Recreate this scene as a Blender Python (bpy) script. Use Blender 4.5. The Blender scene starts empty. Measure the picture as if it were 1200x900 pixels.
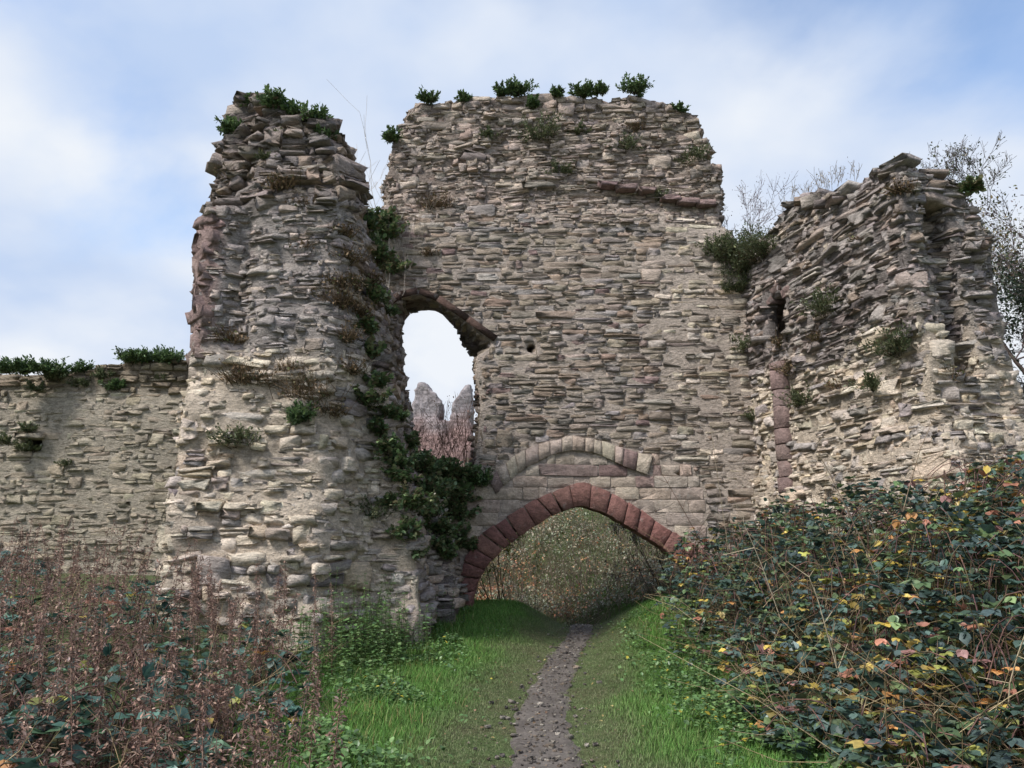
import bpy, math, random
import numpy as np
from mathutils import Matrix, Vector

random.seed(7)
RNG = np.random.default_rng(7)
scene = bpy.context.scene
COL = scene.collection

# ------------------------------------------------------------------ camera
F_PX, PITCH, CAM_H = 906.0, math.radians(11.7), 1.6
cam_data = bpy.data.cameras.new("camera")
cam_data.sensor_fit = 'HORIZONTAL'
cam_data.angle = 2 * math.atan(600 / F_PX)
cam_data.clip_end = 5000
cam = bpy.data.objects.new("camera", cam_data)
cam.location = (0, 0, CAM_H)
cam.rotation_euler = (math.pi / 2 + PITCH, 0, 0)
COL.objects.link(cam)
scene.camera = cam

# ------------------------------------------------------------------ sky, sun, exposure
SUN_EL, SUN_AZ = math.radians(50), math.radians(-126)      # azimuth from +y towards +x (behind the camera)
world = bpy.data.worlds.new("World")
scene.world = world
world.use_nodes = True
wn, wl = world.node_tree.nodes, world.node_tree.links
wn.clear()


def N(nodes, t, **kw):
    n = nodes.new(t)
    for k, v in kw.items():
        setattr(n, k, v)
    return n


w_out = N(wn, 'ShaderNodeOutputWorld')
w_bg = N(wn, 'ShaderNodeBackground')
w_bg.inputs['Strength'].default_value = 0.1
w_sky = N(wn, 'ShaderNodeTexSky', sky_type='NISHITA')
w_sky.sun_disc = False
w_sky.sun_elevation = SUN_EL
w_sky.sun_rotation = SUN_AZ
w_sky.dust_density = 1.6
w_co = N(wn, 'ShaderNodeTexCoord')
w_sep = N(wn, 'ShaderNodeSeparateXYZ')
wl.new(w_co.outputs['Generated'], w_sep.inputs[0])
w_zc = N(wn, 'ShaderNodeMath', operation='MAXIMUM'); w_zc.inputs[1].default_value = 0.0
wl.new(w_sep.outputs['Z'], w_zc.inputs[0])
w_za = N(wn, 'ShaderNodeMath', operation='ADD'); w_za.inputs[1].default_value = 0.35
wl.new(w_zc.outputs[0], w_za.inputs[0])
w_dx = N(wn, 'ShaderNodeMath', operation='DIVIDE'); w_dy = N(wn, 'ShaderNodeMath', operation='DIVIDE')
wl.new(w_sep.outputs['X'], w_dx.inputs[0]); wl.new(w_za.outputs[0], w_dx.inputs[1])
wl.new(w_sep.outputs['Y'], w_dy.inputs[0]); wl.new(w_za.outputs[0], w_dy.inputs[1])
w_cmb = N(wn, 'ShaderNodeCombineXYZ')
wl.new(w_dx.outputs[0], w_cmb.inputs[0]); wl.new(w_dy.outputs[0], w_cmb.inputs[1])
w_cmb.inputs[2].default_value = 22.5
w_n1 = N(wn, 'ShaderNodeTexNoise'); w_n1.inputs['Scale'].default_value = 1.5
w_n1.inputs['Detail'].default_value = 7; w_n1.inputs['Roughness'].default_value = 0.5
w_n1.inputs['Distortion'].default_value = 0.25
wl.new(w_cmb.outputs[0], w_n1.inputs['Vector'])
w_r1 = N(wn, 'ShaderNodeMapRange', interpolation_type='SMOOTHSTEP')
w_r1.inputs['From Min'].default_value = 0.36; w_r1.inputs['From Max'].default_value = 0.58
w_hz = N(wn, 'ShaderNodeMapRange'); w_hz.inputs['From Min'].default_value = 0.0; w_hz.inputs['From Max'].default_value = 0.6
w_hz.inputs['To Min'].default_value = 0.30; w_hz.inputs['To Max'].default_value = 0.0
wl.new(w_zc.outputs[0], w_hz.inputs['Value'])
w_ad = N(wn, 'ShaderNodeMath', operation='ADD')
wl.new(w_n1.outputs['Fac'], w_ad.inputs[0]); wl.new(w_hz.outputs[0], w_ad.inputs[1])
wl.new(w_ad.outputs[0], w_r1.inputs['Value'])
w_n2 = N(wn, 'ShaderNodeTexNoise'); w_n2.inputs['Scale'].default_value = 2.6
w_n2.inputs['Detail'].default_value = 5; w_n2.inputs['Roughness'].default_value = 0.45
wl.new(w_cmb.outputs[0], w_n2.inputs['Vector'])
w_ramp = N(wn, 'ShaderNodeValToRGB')
w_ramp.color_ramp.elements[0].position = 0.33; w_ramp.color_ramp.elements[0].color = (0.54, 0.67, 0.91, 1)
w_ramp.color_ramp.elements[1].position = 0.62; w_ramp.color_ramp.elements[1].color = (0.88, 0.92, 0.98, 1)
wl.new(w_n2.outputs['Fac'], w_ramp.inputs[0])
w_cl = N(wn, 'ShaderNodeVectorMath', operation='SCALE'); w_cl.inputs['Scale'].default_value = 5.9
wl.new(w_ramp.outputs[0], w_cl.inputs[0])
w_sb = N(wn, 'ShaderNodeVectorMath', operation='SCALE'); w_sb.inputs['Scale'].default_value = 1.6
wl.new(w_sky.outputs[0], w_sb.inputs[0])
w_mix = N(wn, 'ShaderNodeMix', data_type='RGBA')
wl.new(w_r1.outputs[0], w_mix.inputs['Factor'])
wl.new(w_sb.outputs[0], w_mix.inputs['A']); wl.new(w_cl.outputs[0], w_mix.inputs['B'])
wl.new(w_mix.outputs['Result'], w_bg.inputs['Color'])
wl.new(w_bg.outputs[0], w_out.inputs['Surface'])

sun_data = bpy.data.lights.new("sun", 'SUN')
sun_data.energy = 2.6
sun_data.angle = math.radians(12)
sun_data.color = (1.0, 0.965, 0.93)
sun = bpy.data.objects.new("sun", sun_data)
sd = Vector((math.sin(SUN_AZ) * math.cos(SUN_EL), math.cos(SUN_AZ) * math.cos(SUN_EL), math.sin(SUN_EL)))
sun.rotation_euler = sd.to_track_quat('Z', 'Y').to_euler()
sun.location = (0, -20, 30)
COL.objects.link(sun)

scene.view_settings.view_transform = 'Standard'
scene.view_settings.look = 'None'
scene.view_settings.exposure = 0.75
scene.view_settings.gamma = 1.0
scene.view_settings.use_curve_mapping = False

# ------------------------------------------------------------------ helpers
CP, SP = math.cos(PITCH), math.sin(PITCH)


def ray(px, py):
    cx, cy = (px - 600) / F_PX, (450 - py) / F_PX
    return np.array([cx, CP - cy * SP, SP + cy * CP])


def at(px, py, Y):
    d = ray(px, py); t = Y / d[1]
    return np.array([d[0] * t, Y, CAM_H + d[2] * t])


def xz(pts, Y):
    return [(lambda q: (q[0], q[2]))(at(px, py, Y)) for px, py in pts]


def s2l(r, g, b):
    f = lambda c: ((c / 255 + 0.055) / 1.055) ** 2.4 if c > 10.3 else c / 255 / 12.92
    return np.array([f(r), f(g), f(b)])


def hash3(ix, iy, iz, seed):
    v = (ix.astype(np.uint32) * np.uint32(374761393) + iy.astype(np.uint32) * np.uint32(668265263)
         + iz.astype(np.uint32) * np.uint32(2147483647 - 1274126177 % 1000003) + np.uint32(seed * 974711 + 17))
    v = (v ^ (v >> np.uint32(13))) * np.uint32(1274126177)
    v = (v ^ (v >> np.uint32(16))) * np.uint32(2246822519)
    v = v ^ (v >> np.uint32(15))
    return v.astype(np.float64) / 4294967295.0 * 2 - 1


def vnoise(x, y, z, seed=0):
    x, y, z = np.broadcast_arrays(np.asarray(x, float), np.asarray(y, float), np.asarray(z, float))
    x = x + 512.3; y = y + 517.7; z = z + 531.1
    ix, iy, iz = np.floor(x).astype(np.int64), np.floor(y).astype(np.int64), np.floor(z).astype(np.int64)
    fx, fy, fz = x - ix, y - iy, z - iz
    fx, fy, fz = [t * t * (3 - 2 * t) for t in (fx, fy, fz)]
    with np.errstate(over='ignore'):
        c = [hash3(ix + a, iy + b, iz + e, seed) for a in (0, 1) for b in (0, 1) for e in (0, 1)]
    x0 = (c[0] * (1 - fz) + c[1] * fz) * (1 - fy) + (c[2] * (1 - fz) + c[3] * fz) * fy
    x1 = (c[4] * (1 - fz) + c[5] * fz) * (1 - fy) + (c[6] * (1 - fz) + c[7] * fz) * fy
    return x0 * (1 - fx) + x1 * fx


def fbm(x, y, z, f=1.0, octv=3, seed=0):
    s, a, tot = 0, 1.0, 0
    for i in range(octv):
        s = s + a * vnoise(np.asarray(x) * f, np.asarray(y) * f, np.asarray(z) * f, seed + i)
        tot += a; a *= 0.5; f *= 2.03
    return s / tot


def S(a, b, x):
    t = np.clip((np.asarray(x, float) - a) / (b - a), 0, 1)
    return t * t * (3 - 2 * t)


def sdpoly(x, z, poly):
    poly = np.asarray(poly, float)
    x, z = np.broadcast_arrays(np.asarray(x, float), np.asarray(z, float))
    d = np.full(x.shape, 1e9); ins = np.zeros(x.shape, bool)
    for i in range(len(poly)):
        a, b = poly[i], poly[i - 1]
        e = b - a
        wx, wz = x - a[0], z - a[1]
        t = np.clip((wx * e[0] + wz * e[1]) / (e @ e + 1e-12), 0, 1)
        d = np.minimum(d, (wx - e[0] * t) ** 2 + (wz - e[1] * t) ** 2)
        if a[1] != b[1]:
            ins ^= ((a[1] > z) != (b[1] > z)) & (x < (b[0] - a[0]) * (z - a[1]) / (b[1] - a[1]) + a[0])
    return np.where(ins, -1, 1) * np.sqrt(d)


def surface_nets(sdf, lo, hi, step):
    ax = [np.arange(lo[i], hi[i] + step, step) for i in range(3)]
    X, Y, Z = np.meshgrid(*ax, indexing='ij', sparse=True)
    V = np.array(np.broadcast_to(sdf(X, Y, Z), [len(a) for a in ax]))
    s = V < 0
    n = V.shape
    cells = np.zeros((n[0] - 1, n[1] - 1, n[2] - 1), int)
    sl = lambda a, i: slice(a, n[i] - 1 + a)
    for a in (0, 1):
        for b in (0, 1):
            for c in (0, 1):
                cells += s[sl(a, 0), sl(b, 1), sl(c, 2)]
    act = (cells > 0) & (cells < 8)
    acc = np.zeros(act.shape + (3,)); cnt = np.zeros(act.shape)
    cor = [(a, b, c) for a in (0, 1) for b in (0, 1) for c in (0, 1)]
    for i in range(8):
        for j in range(i + 1, 8):
            A, B = np.array(cor[i]), np.array(cor[j])
            if np.abs(A - B).sum() != 1:
                continue
            va = V[sl(A[0], 0), sl(A[1], 1), sl(A[2], 2)]; vb = V[sl(B[0], 0), sl(B[1], 1), sl(B[2], 2)]
            m = (va < 0) != (vb < 0)
            t = np.where(m, va / np.where(m, va - vb, 1), 0)
            for k in range(3):
                acc[..., k] += np.where(m, A[k] + t * (B[k] - A[k]), 0)
            cnt += m
    idx = -np.ones(act.shape, int)
    I = np.argwhere(act)
    idx[act] = np.arange(len(I))
    v = (I + acc[act] / cnt[act][:, None]) * step + np.array([a[0] for a in ax])
    quads = []
    for axis in range(3):
        o = [i for i in range(3) if i != axis]
        d0 = [slice(None)] * 3; d1 = [slice(None)] * 3
        d0[axis] = slice(0, -1); d1[axis] = slice(1, None)
        s0, s1 = s[tuple(d0)], s[tuple(d1)]
        E = np.argwhere(s0 != s1)
        ok = (E[:, o[0]] > 0) & (E[:, o[1]] > 0) & (E[:, o[0]] < act.shape[o[0]]) & (E[:, o[1]] < act.shape[o[1]])
        E = E[ok]

        def g(da, db):
            q = E.copy(); q[:, o[0]] -= da; q[:, o[1]] -= db
            return idx[q[:, 0], q[:, 1], q[:, 2]]
        q = np.stack([g(1, 1), g(0, 1), g(0, 0), g(1, 0)], 1)
        flip = s0[tuple(E.T)]
        if axis == 1:
            flip = ~flip
        q[~flip] = q[~flip][:, ::-1]
        quads.append(q)
    q = np.concatenate(quads)
    return v, q[(q >= 0).all(1)]


def contour(sdf, lo, hi, z, step):
    """closed loops of the plan outline of a solid at height z"""
    ax, ay = np.arange(lo[0], hi[0] + step, step), np.arange(lo[1], hi[1] + step, step)
    X, Y = np.meshgrid(ax, ay, indexing='ij', sparse=True)
    V = np.array(np.broadcast_to(sdf(X, Y, np.array([[float(z)]])), (len(ax), len(ay))))
    V[0, :] = V[-1, :] = 1; V[:, 0] = V[:, -1] = 1
    s = V < 0
    acc, cnt, adj = {}, {}, {}

    def add(c, p):
        if c in acc:
            acc[c] = acc[c] + p; cnt[c] += 1
        else:
            acc[c] = p.copy(); cnt[c] = 1
    for i, j in np.argwhere(s[:-1, :] != s[1:, :]):
        t = V[i, j] / (V[i, j] - V[i + 1, j]); p = np.array([ax[i] + t * step, ay[j]])
        a, b = (i, j - 1), (i, j)
        add(a, p); add(b, p); adj.setdefault(a, []).append(b); adj.setdefault(b, []).append(a)
    for i, j in np.argwhere(s[:, :-1] != s[:, 1:]):
        t = V[i, j] / (V[i, j] - V[i, j + 1]); p = np.array([ax[i], ay[j] + t * step])
        a, b = (i - 1, j), (i, j)
        add(a, p); add(b, p); adj.setdefault(a, []).append(b); adj.setdefault(b, []).append(a)
    loops, used = [], set()
    for st in list(adj):
        if st in used:
            continue
        lp, cur, prev = [st], st, None
        used.add(st)
        while True:
            nx = [c for c in adj[cur] if c not in used]
            if not nx:
                break
            prev, cur = cur, nx[0]
            used.add(cur); lp.append(cur)
        if len(lp) > 5:
            loops.append(np.array([acc[c] / cnt[c] for c in lp]))
    return loops


def mesh_from(name, v, faces, mat, cols=None, smooth=False):
    """v (n,3); faces (m,k) int array or list of those with different k"""
    me = bpy.data.meshes.new(name)
    if not isinstance(faces, list):
        faces = [faces]
    faces = [np.asarray(f, np.int32) for f in faces if len(f)]
    nl = sum(f.size for f in faces); nf = sum(len(f) for f in faces)
    me.vertices.add(len(v)); me.vertices.foreach_set('co', np.asarray(v, np.float32).ravel())
    me.loops.add(nl); me.polygons.add(nf)
    me.loops.foreach_set('vertex_index', np.concatenate([f.ravel() for f in faces]))
    tot = np.concatenate([np.full(len(f), f.shape[1], np.int32) for f in faces])
    me.polygons.foreach_set('loop_start', np.concatenate([[0], np.cumsum(tot)[:-1]]).astype(np.int32))
    me.polygons.foreach_set('loop_total', tot)
    if smooth:
        me.polygons.foreach_set('use_smooth', np.ones(nf, bool))
    a = me.attributes.new('Col', 'FLOAT_COLOR', 'POINT')
    c = np.ones((len(v), 4), np.float32)
    if cols is not None:
        c[:, :3] = cols
    a.data.foreach_set('color', c.ravel())
    me.materials.append(mat)
    me.update(calc_edges=True)
    me.validate()
    return me


def obj(name, me, parent=None, base=None, kind=None, label=None):
    o = bpy.data.objects.new(name, me)
    COL.objects.link(o)
    if parent is not None:
        o.parent = parent
    if kind:
        o['kind'] = kind
    if label:
        o['label'] = label
    return o


def thing(name, label, cat, loc=(0, 0, 0), group=None):
    o = bpy.data.objects.new(name, None)
    o.empty_display_size = 0.2
    o.location = [float(c) for c in loc]
    o['label'] = label; o['category'] = cat
    if group:
        o['group'] = group
    COL.objects.link(o)
    return o


# ------------------------------------------------------------------ materials
def attr_color(nt):
    a = N(nt.nodes, 'ShaderNodeAttribute', attribute_name='Col')
    oi = N(nt.nodes, 'ShaderNodeObjectInfo')
    m = N(nt.nodes, 'ShaderNodeMix', data_type='RGBA', blend_type='MULTIPLY')
    m.inputs['Factor'].default_value = 1
    nt.links.new(a.outputs['Color'], m.inputs['A']); nt.links.new(oi.outputs['Color'], m.inputs['B'])
    return m.outputs['Result']


def noise(nt, scale, detail=4, rough=0.55, vec=None, stretch=None):
    n = N(nt.nodes, 'ShaderNodeTexNoise')
    n.inputs['Scale'].default_value = scale; n.inputs['Detail'].default_value = detail
    n.inputs['Roughness'].default_value = rough
    if vec is None:
        g = N(nt.nodes, 'ShaderNodeNewGeometry'); vec = g.outputs['Position']
    if stretch:
        mp = N(nt.nodes, 'ShaderNodeMapping'); mp.inputs['Scale'].default_value = stretch
        nt.links.new(vec, mp.inputs['Vector']); vec = mp.outputs[0]
    nt.links.new(vec, n.inputs['Vector'])
    return n.outputs['Fac']


def rng_node(nt, src, a, b, c=0.0, d=1.0):
    r = N(nt.nodes, 'ShaderNodeMapRange', interpolation_type='SMOOTHSTEP')
    for k, v in (('From Min', a), ('From Max', b), ('To Min', c), ('To Max', d)):
        r.inputs[k].default_value = v
    nt.links.new(src, r.inputs['Value'])
    return r.outputs[0]


def mixc(nt, fac, a, b, mode='MIX'):
    m = N(nt.nodes, 'ShaderNodeMix', data_type='RGBA', blend_type=mode)
    for s, k in ((fac, 'Factor'), (a, 'A'), (b, 'B')):
        if isinstance(s, (int, float)):
            m.inputs[k].default_value = s
        elif isinstance(s, (tuple, list, np.ndarray)):
            m.inputs[k].default_value = (float(s[0]), float(s[1]), float(s[2]), 1)
        else:
            nt.links.new(s, m.inputs[k])
    return m.outputs['Result']


def gray(nt, src):
    c = N(nt.nodes, 'ShaderNodeCombineColor')
    for k in range(3):
        nt.links.new(src, c.inputs[k])
    return c.outputs[0]


def new_mat(name, rough=0.9, spec=0.25):
    m = bpy.data.materials.new(name); m.use_nodes = True
    b = m.node_tree.nodes['Principled BSDF']
    b.inputs['Roughness'].default_value = rough
    b.inputs['Specular IOR Level'].default_value = spec
    return m, m.node_tree, b


def bump(nt, b, h, strength, dist):
    bp = N(nt.nodes, 'ShaderNodeBump')
    bp.inputs['Strength'].default_value = strength; bp.inputs['Distance'].default_value = dist
    nt.links.new(h, bp.inputs['Height']); nt.links.new(bp.outputs[0], b.inputs['Normal'])


def stone_material(name, stretch, lichen=0.3, moss=0.32, grain=0.9, bd=0.04):
    m, nt, b = new_mat(name, 0.92, 0.2)
    c = attr_color(nt)
    f = noise(nt, 9, 6, 0.65, stretch=stretch)
    c = mixc(nt, 1, c, gray(nt, rng_node(nt, f, 0.25, 0.75, 0.62, 1.3)), 'MULTIPLY')
    f2 = noise(nt, 38, 4, 0.7)
    c = mixc(nt, 1, c, gray(nt, rng_node(nt, f2, 0.25, 0.75, 0.8, 1.18)), 'MULTIPLY')
    li = noise(nt, 5.5, 6, 0.7)
    c = mixc(nt, rng_node(nt, li, 0.58, 0.72, 0, lichen), c, (0.42, 0.42, 0.38))
    mo = noise(nt, 2.1, 6, 0.68)
    c = mixc(nt, rng_node(nt, mo, 0.58, 0.75, 0, moss), c, (0.075, 0.07, 0.045))
    nt.links.new(c, b.inputs['Base Color'])
    hgt = N(nt.nodes, 'ShaderNodeMath', operation='ADD')
    nt.links.new(f, hgt.inputs[0]); nt.links.new(f2, hgt.inputs[1])
    bump(nt, b, hgt.outputs[0], grain, bd)
    return m


M_STONE = stone_material('rubble_stone', (1, 1, 3.2))
M_DRESSED = stone_material('dressed_sandstone', (1, 1, 1.4), lichen=0.38, moss=0.36, grain=0.9, bd=0.04)
M_MORTAR = stone_material('lime_mortar_core', (1, 1, 2.0), lichen=0.25, moss=0.32, grain=1.0, bd=0.07)


def leaf_material(name, trans=0.25, rough=0.55, spec=0.35):
    m, nt, b = new_mat(name, rough, spec)
    c = attr_color(nt)
    f = noise(nt, 30, 3, 0.6)
    c = mixc(nt, 1, c, gray(nt, rng_node(nt, f, 0.25, 0.75, 0.75, 1.2)), 'MULTIPLY')
    nt.links.new(c, b.inputs['Base Color'])
    tr = N(nt.nodes, 'ShaderNodeBsdfTranslucent'); nt.links.new(c, tr.inputs['Color'])
    mx = N(nt.nodes, 'ShaderNodeMixShader'); mx.inputs[0].default_value = trans
    out = [n for n in nt.nodes if n.type == 'OUTPUT_MATERIAL'][0]
    nt.links.new(b.outputs[0], mx.inputs[1]); nt.links.new(tr.outputs[0], mx.inputs[2])
    nt.links.new(mx.outputs[0], out.inputs['Surface'])
    return m


M_LEAF = leaf_material('leaf', 0.25, 0.42, 0.5)
M_DRY = leaf_material('dry_plant', 0.15, 0.85, 0.15)
M_GRASS = leaf_material('grass_blade', 0.3, 0.6, 0.25)
M_BARK, _nt, _b = new_mat('bark', 0.9, 0.2)
_c = mixc(_nt, 1, attr_color(_nt), gray(_nt, rng_node(_nt, noise(_nt, 40, 4), 0.3, 0.7, 0.65, 1.25)), 'MULTIPLY')
_nt.links.new(_c, _b.inputs['Base Color'])

M_GROUND, _nt, _b = new_mat('earth', 0.95, 0.15)
_f = noise(_nt, 1.3, 6, 0.65)
_c = mixc(_nt, rng_node(_nt, _f, 0.35, 0.65), (0.075, 0.105, 0.038), (0.09, 0.09, 0.045))
_g = noise(_nt, 14, 5, 0.7)
_c = mixc(_nt, 1, _c, gray(_nt, rng_node(_nt, _g, 0.25, 0.75, 0.6, 1.3)), 'MULTIPLY')
_nt.links.new(_c, _b.inputs['Base Color'])
bump(_nt, _b, _g, 0.9, 0.05)

M_PATH, _nt, _b = new_mat('trodden_earth_path', 0.9, 0.25)
_f = noise(_nt, 2.2, 6, 0.65)
_c = mixc(_nt, rng_node(_nt, _f, 0.3, 0.7), (0.085, 0.072, 0.062), (0.15, 0.13, 0.112))
_g = noise(_nt, 26, 5, 0.7)
_c = mixc(_nt, 1, _c, gray(_nt, rng_node(_nt, _g, 0.25, 0.75, 0.65, 1.3)), 'MULTIPLY')
_nt.links.new(_c, _b.inputs['Base Color'])
bump(_nt, _b, _g, 0.8, 0.03)


# ------------------------------------------------------------------ terrain
PATH = []
for _px, _py, _w in ((648, 1010, 120), (642, 900, 112), (636, 850, 88), (643, 810, 66), (657, 778, 48), (672, 755, 38), (681, 738, 36)):
    _d = ray(_px, _py); _t = -CAM_H / _d[2]
    PATH.append((_d[1] * _t, _d[0] * _t, _w / F_PX * _t))
PATH = np.array(PATH)


def path_x(y):
    return np.interp(y, np.r_[-5, PATH[:, 0], 18, 22], np.r_[0.3, PATH[:, 1], PATH[-1, 1] + 0.25, PATH[-1, 1] - 1.5])


def path_w(y):
    return np.interp(y, PATH[:, 0], PATH[:, 2])


def ground(x, y):
    x, y = np.asarray(x, float), np.asarray(y, float)
    sd_ = np.abs(x - path_x(y))
    h = 0.05 * S(0.25, 0.8, sd_)
    h = h + 0.40 * S(0.25, 1.5, sd_) * S(10.5, 15.5, y) * (1 - S(18, 22, y))
    h = h + 1.75 * S(2.5, 6.0, x) * S(3.5, 10, y) * (1 - S(16, 22, y))
    h = h + 0.55 * S(1.9, 5.0, -x) * S(4, 10, y) * (1 - S(18, 24, y))
    h = h - 0.30 * S(16.2, 17.6, y) * (1 - S(18.2, 20, y))
    h = h + 3.7 * S(18.8, 28.5, y) + 2.6 * S(25, 52, y) - 6.0 * S(75, 160, y)
    h = h + 0.04 * fbm(x, y, 0, 0.8, 3, 3) * S(0.3, 1.2, sd_)
    return h


_gx = np.unique(np.r_[-600:-60:60, -60:-14:4, np.arange(-14, 14, 0.2), 14:60:4, 60:601:60])
_gy = np.unique(np.r_[-200:-10:38, -10:0:2, np.arange(0, 30, 0.2), 30:90:2.5, 90:1500:120, 1500.0])
_X, _Y = np.meshgrid(_gx, _gy, indexing='ij')
_v = np.stack([_X, _Y, ground(_X, _Y)], -1).reshape(-1, 3)
_ii = np.arange(len(_gx) * len(_gy)).reshape(len(_gx), len(_gy))
_q = np.stack([_ii[:-1, :-1], _ii[1:, :-1], _ii[1:, 1:], _ii[:-1, 1:]], -1).reshape(-1, 4)
obj('ground', mesh_from('ground', _v, _q, M_GROUND, smooth=True), kind='structure')

_ys = np.arange(1.5, 18.5, 0.05)
_ts = np.linspace(-1.25, 1.25, 41)
_py2, _pt2 = np.meshgrid(_ys, _ts, indexing='ij')
_px2 = path_x(_py2) + _pt2 * path_w(_py2) * 0.5 * (1.0 + 0.2 * fbm(_py2, 0, np.sign(_pt2) * 5, 1.1, 3, 8))
_pz2 = ground(_px2, _py2) + 0.012 - 0.032 * S(0.45, 1.2, np.abs(_pt2)) + 0.013 * fbm(_px2, _py2, 0, 5, 3, 7) * S(0.1, 0.7, np.abs(_pt2))
_pv = np.stack([_px2, _py2, _pz2], -1).reshape(-1, 3)
_ii = np.arange(len(_pv)).reshape(len(_ys), len(_ts))
_q = np.stack([_ii[:-1, :-1], _ii[:-1, 1:], _ii[1:, 1:], _ii[1:, :-1]], -1).reshape(-1, 4)
obj('path', mesh_from('path', _pv, _q, M_PATH, smooth=True), kind='structure')


# ------------------------------------------------------------------ stones
def make_stone(kind, rng):
    n = 8
    c = 0.5
    cut = {'ashlar': 0.05, 'rubble': 0.11, 'slab': 0.09, 'cobble': 0.17}[kind]
    j = {'ashlar': 0.02, 'rubble': 0.06, 'slab': 0.065, 'cobble': 0.075}[kind]
    base = np.array([(-c + cut, -c), (c - cut, -c), (c, -c + cut), (c, c - cut), (c - cut, c), (-c + cut, c), (-c, c - cut), (-c, -c + cut)])
    o = base + rng.normal(0, j, (n, 2))
    inset = {'ashlar': 0.94, 'rubble': 0.88, 'slab': 0.90, 'cobble': 0.74}[kind]
    yj = {'ashlar': 0.012, 'rubble': 0.09, 'slab': 0.12, 'cobble': 0.06}[kind]
    shoulder = {'ashlar': 0.44, 'rubble': 0.38, 'slab': 0.38, 'cobble': 0.25}[kind]
    r1 = np.c_[o[:, 0] * 0.96, np.full(n, -0.5), o[:, 1] * 0.96]
    r2 = np.c_[o[:, 0], shoulder + rng.normal(0, yj, n), o[:, 1]]
    i2 = o * inset + rng.normal(0, j * 0.6, (n, 2))
    tiltv = rng.normal(0, yj, 2)
    r3 = np.c_[i2[:, 0], 0.46 + i2 @ tiltv + rng.normal(0, yj * 0.5, n), i2[:, 1]]
    ce = np.array([[rng.normal(0, 0.12), 0.48 + rng.normal(0, yj * 0.3), rng.normal(0, 0.12)]])
    v = np.r_[r1, r2, r3, ce]
    f = []
    for i in range(n):
        k = (i + 1) % n
        f += [(i, k, n + k), (i, n + k, n + i), (n + i, n + k, 2 * n + k), (n + i, 2 * n + k, 2 * n + i), (2 * n + i, 2 * n + k, 3 * n)]
    # outward (y+) winding: the ring runs counter-clockwise seen from -y, so flip
    return v, np.array(f)[:, ::-1].copy()


VAR = {}
_r = np.random.default_rng(3)
for _k, _n in (('rubble', 18), ('slab', 14), ('cobble', 12), ('ashlar', 10)):
    VAR[_k] = [make_stone(_k, _r) for _ in range(_n)]
VAR_ME = {}


def variant_mesh(kind, i, mat):
    key = (kind, i, mat.name)
    if key not in VAR_ME:
        v, f = VAR[kind][i]
        VAR_ME[key] = mesh_from('stone_' + kind, v, f, mat)
    return VAR_ME[key]


def rot_rand(M, a):
    ax = RNG.normal(0, 1, 3); ax /= np.linalg.norm(ax)
    return np.array(Matrix.Rotation(RNG.normal(0, a), 3, Vector(ax))) @ M


CAMP = np.array([0, 0, CAM_H])


class Stones:
    """collects stones of one wall; the largest in view become parts, the rest one joined part"""
    def __init__(s):
        s.rec = []

    def add(s, pos, n, dims, kind, col, mat=None, tilt=0.04, up=(0, 0, 1)):
        n = np.asarray(n, float); up = np.asarray(up, float)
        n = n / np.linalg.norm(n)
        t = np.cross(n, up); t /= np.linalg.norm(t)
        u = np.cross(t, n)
        M = rot_rand(np.stack([t, n, u], 1), tilt)
        pos = np.asarray(pos, float)
        d = pos - CAMP; dist = np.linalg.norm(d)
        area = dims[0] * dims[2] * max(0.05, -(M[:, 1] @ d) / dist) / dist ** 2
        dd = (d[0], d[1] * CP + d[2] * SP, -d[1] * SP + d[2] * CP)
        if dd[1] < 0.2 or abs(dd[0] / dd[1]) > 0.68 or abs(dd[2] / dd[1]) > 0.52:
            area *= 0.01
        s.rec.append((area, pos, M, np.array(dims), kind, RNG.integers(len(VAR[kind])), np.asarray(col), mat or M_STONE))

    def build(s, root, limit=300, name='stone', rest='small_stone_facing'):
        s.rec.sort(key=lambda r: -r[0])
        base = np.array(root.location)
        for a, pos, M, dims, kind, vi, col, mat in s.rec[:limit]:
            o = obj(name, variant_mesh(kind, int(vi), mat), root)
            m4 = np.eye(4); m4[:3, :3] = M * dims[None, :]; m4[:3, 3] = pos - base
            o.matrix_basis = Matrix(m4.tolist())
            o.color = (float(col[0]), float(col[1]), float(col[2]), 1)
        by = {}
        for r in s.rec[limit:]:
            by.setdefault(r[7].name, []).append(r)
        for mn, rs in by.items():
            vs, fs, cs, k = [], [], [], 0
            for a, pos, M, dims, kind, vi, col, mat in rs:
                v, f = VAR[kind][vi]
                vs.append((v * dims) @ M.T + pos - base); fs.append(f + k); cs.append(np.repeat(col[None], len(v), 0)); k += len(v)
            obj(rest, mesh_from(rest, np.concatenate(vs), np.concatenate(fs), bpy.data.materials[mn], np.concatenate(cs)), root, kind='stuff')


def grid_mask(fn, x0, x1, z0, z1, st=0.02):
    gx, gz = np.arange(x0, x1, st), np.arange(z0, z1, st)
    G = fn(gx[:, None], gz[None, :])
    return lambda x, z: G[np.clip(((x - x0) / st).round().astype(int), 0, len(gx) - 1), np.clip(((z - z0) / st).round().astype(int), 0, len(gz) - 1)]


def courses(z0, z1, hf):
    z, out = z0, []
    while z < z1:
        h = hf(z)
        out.append((z + h / 2, h)); z += h
    return out


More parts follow.
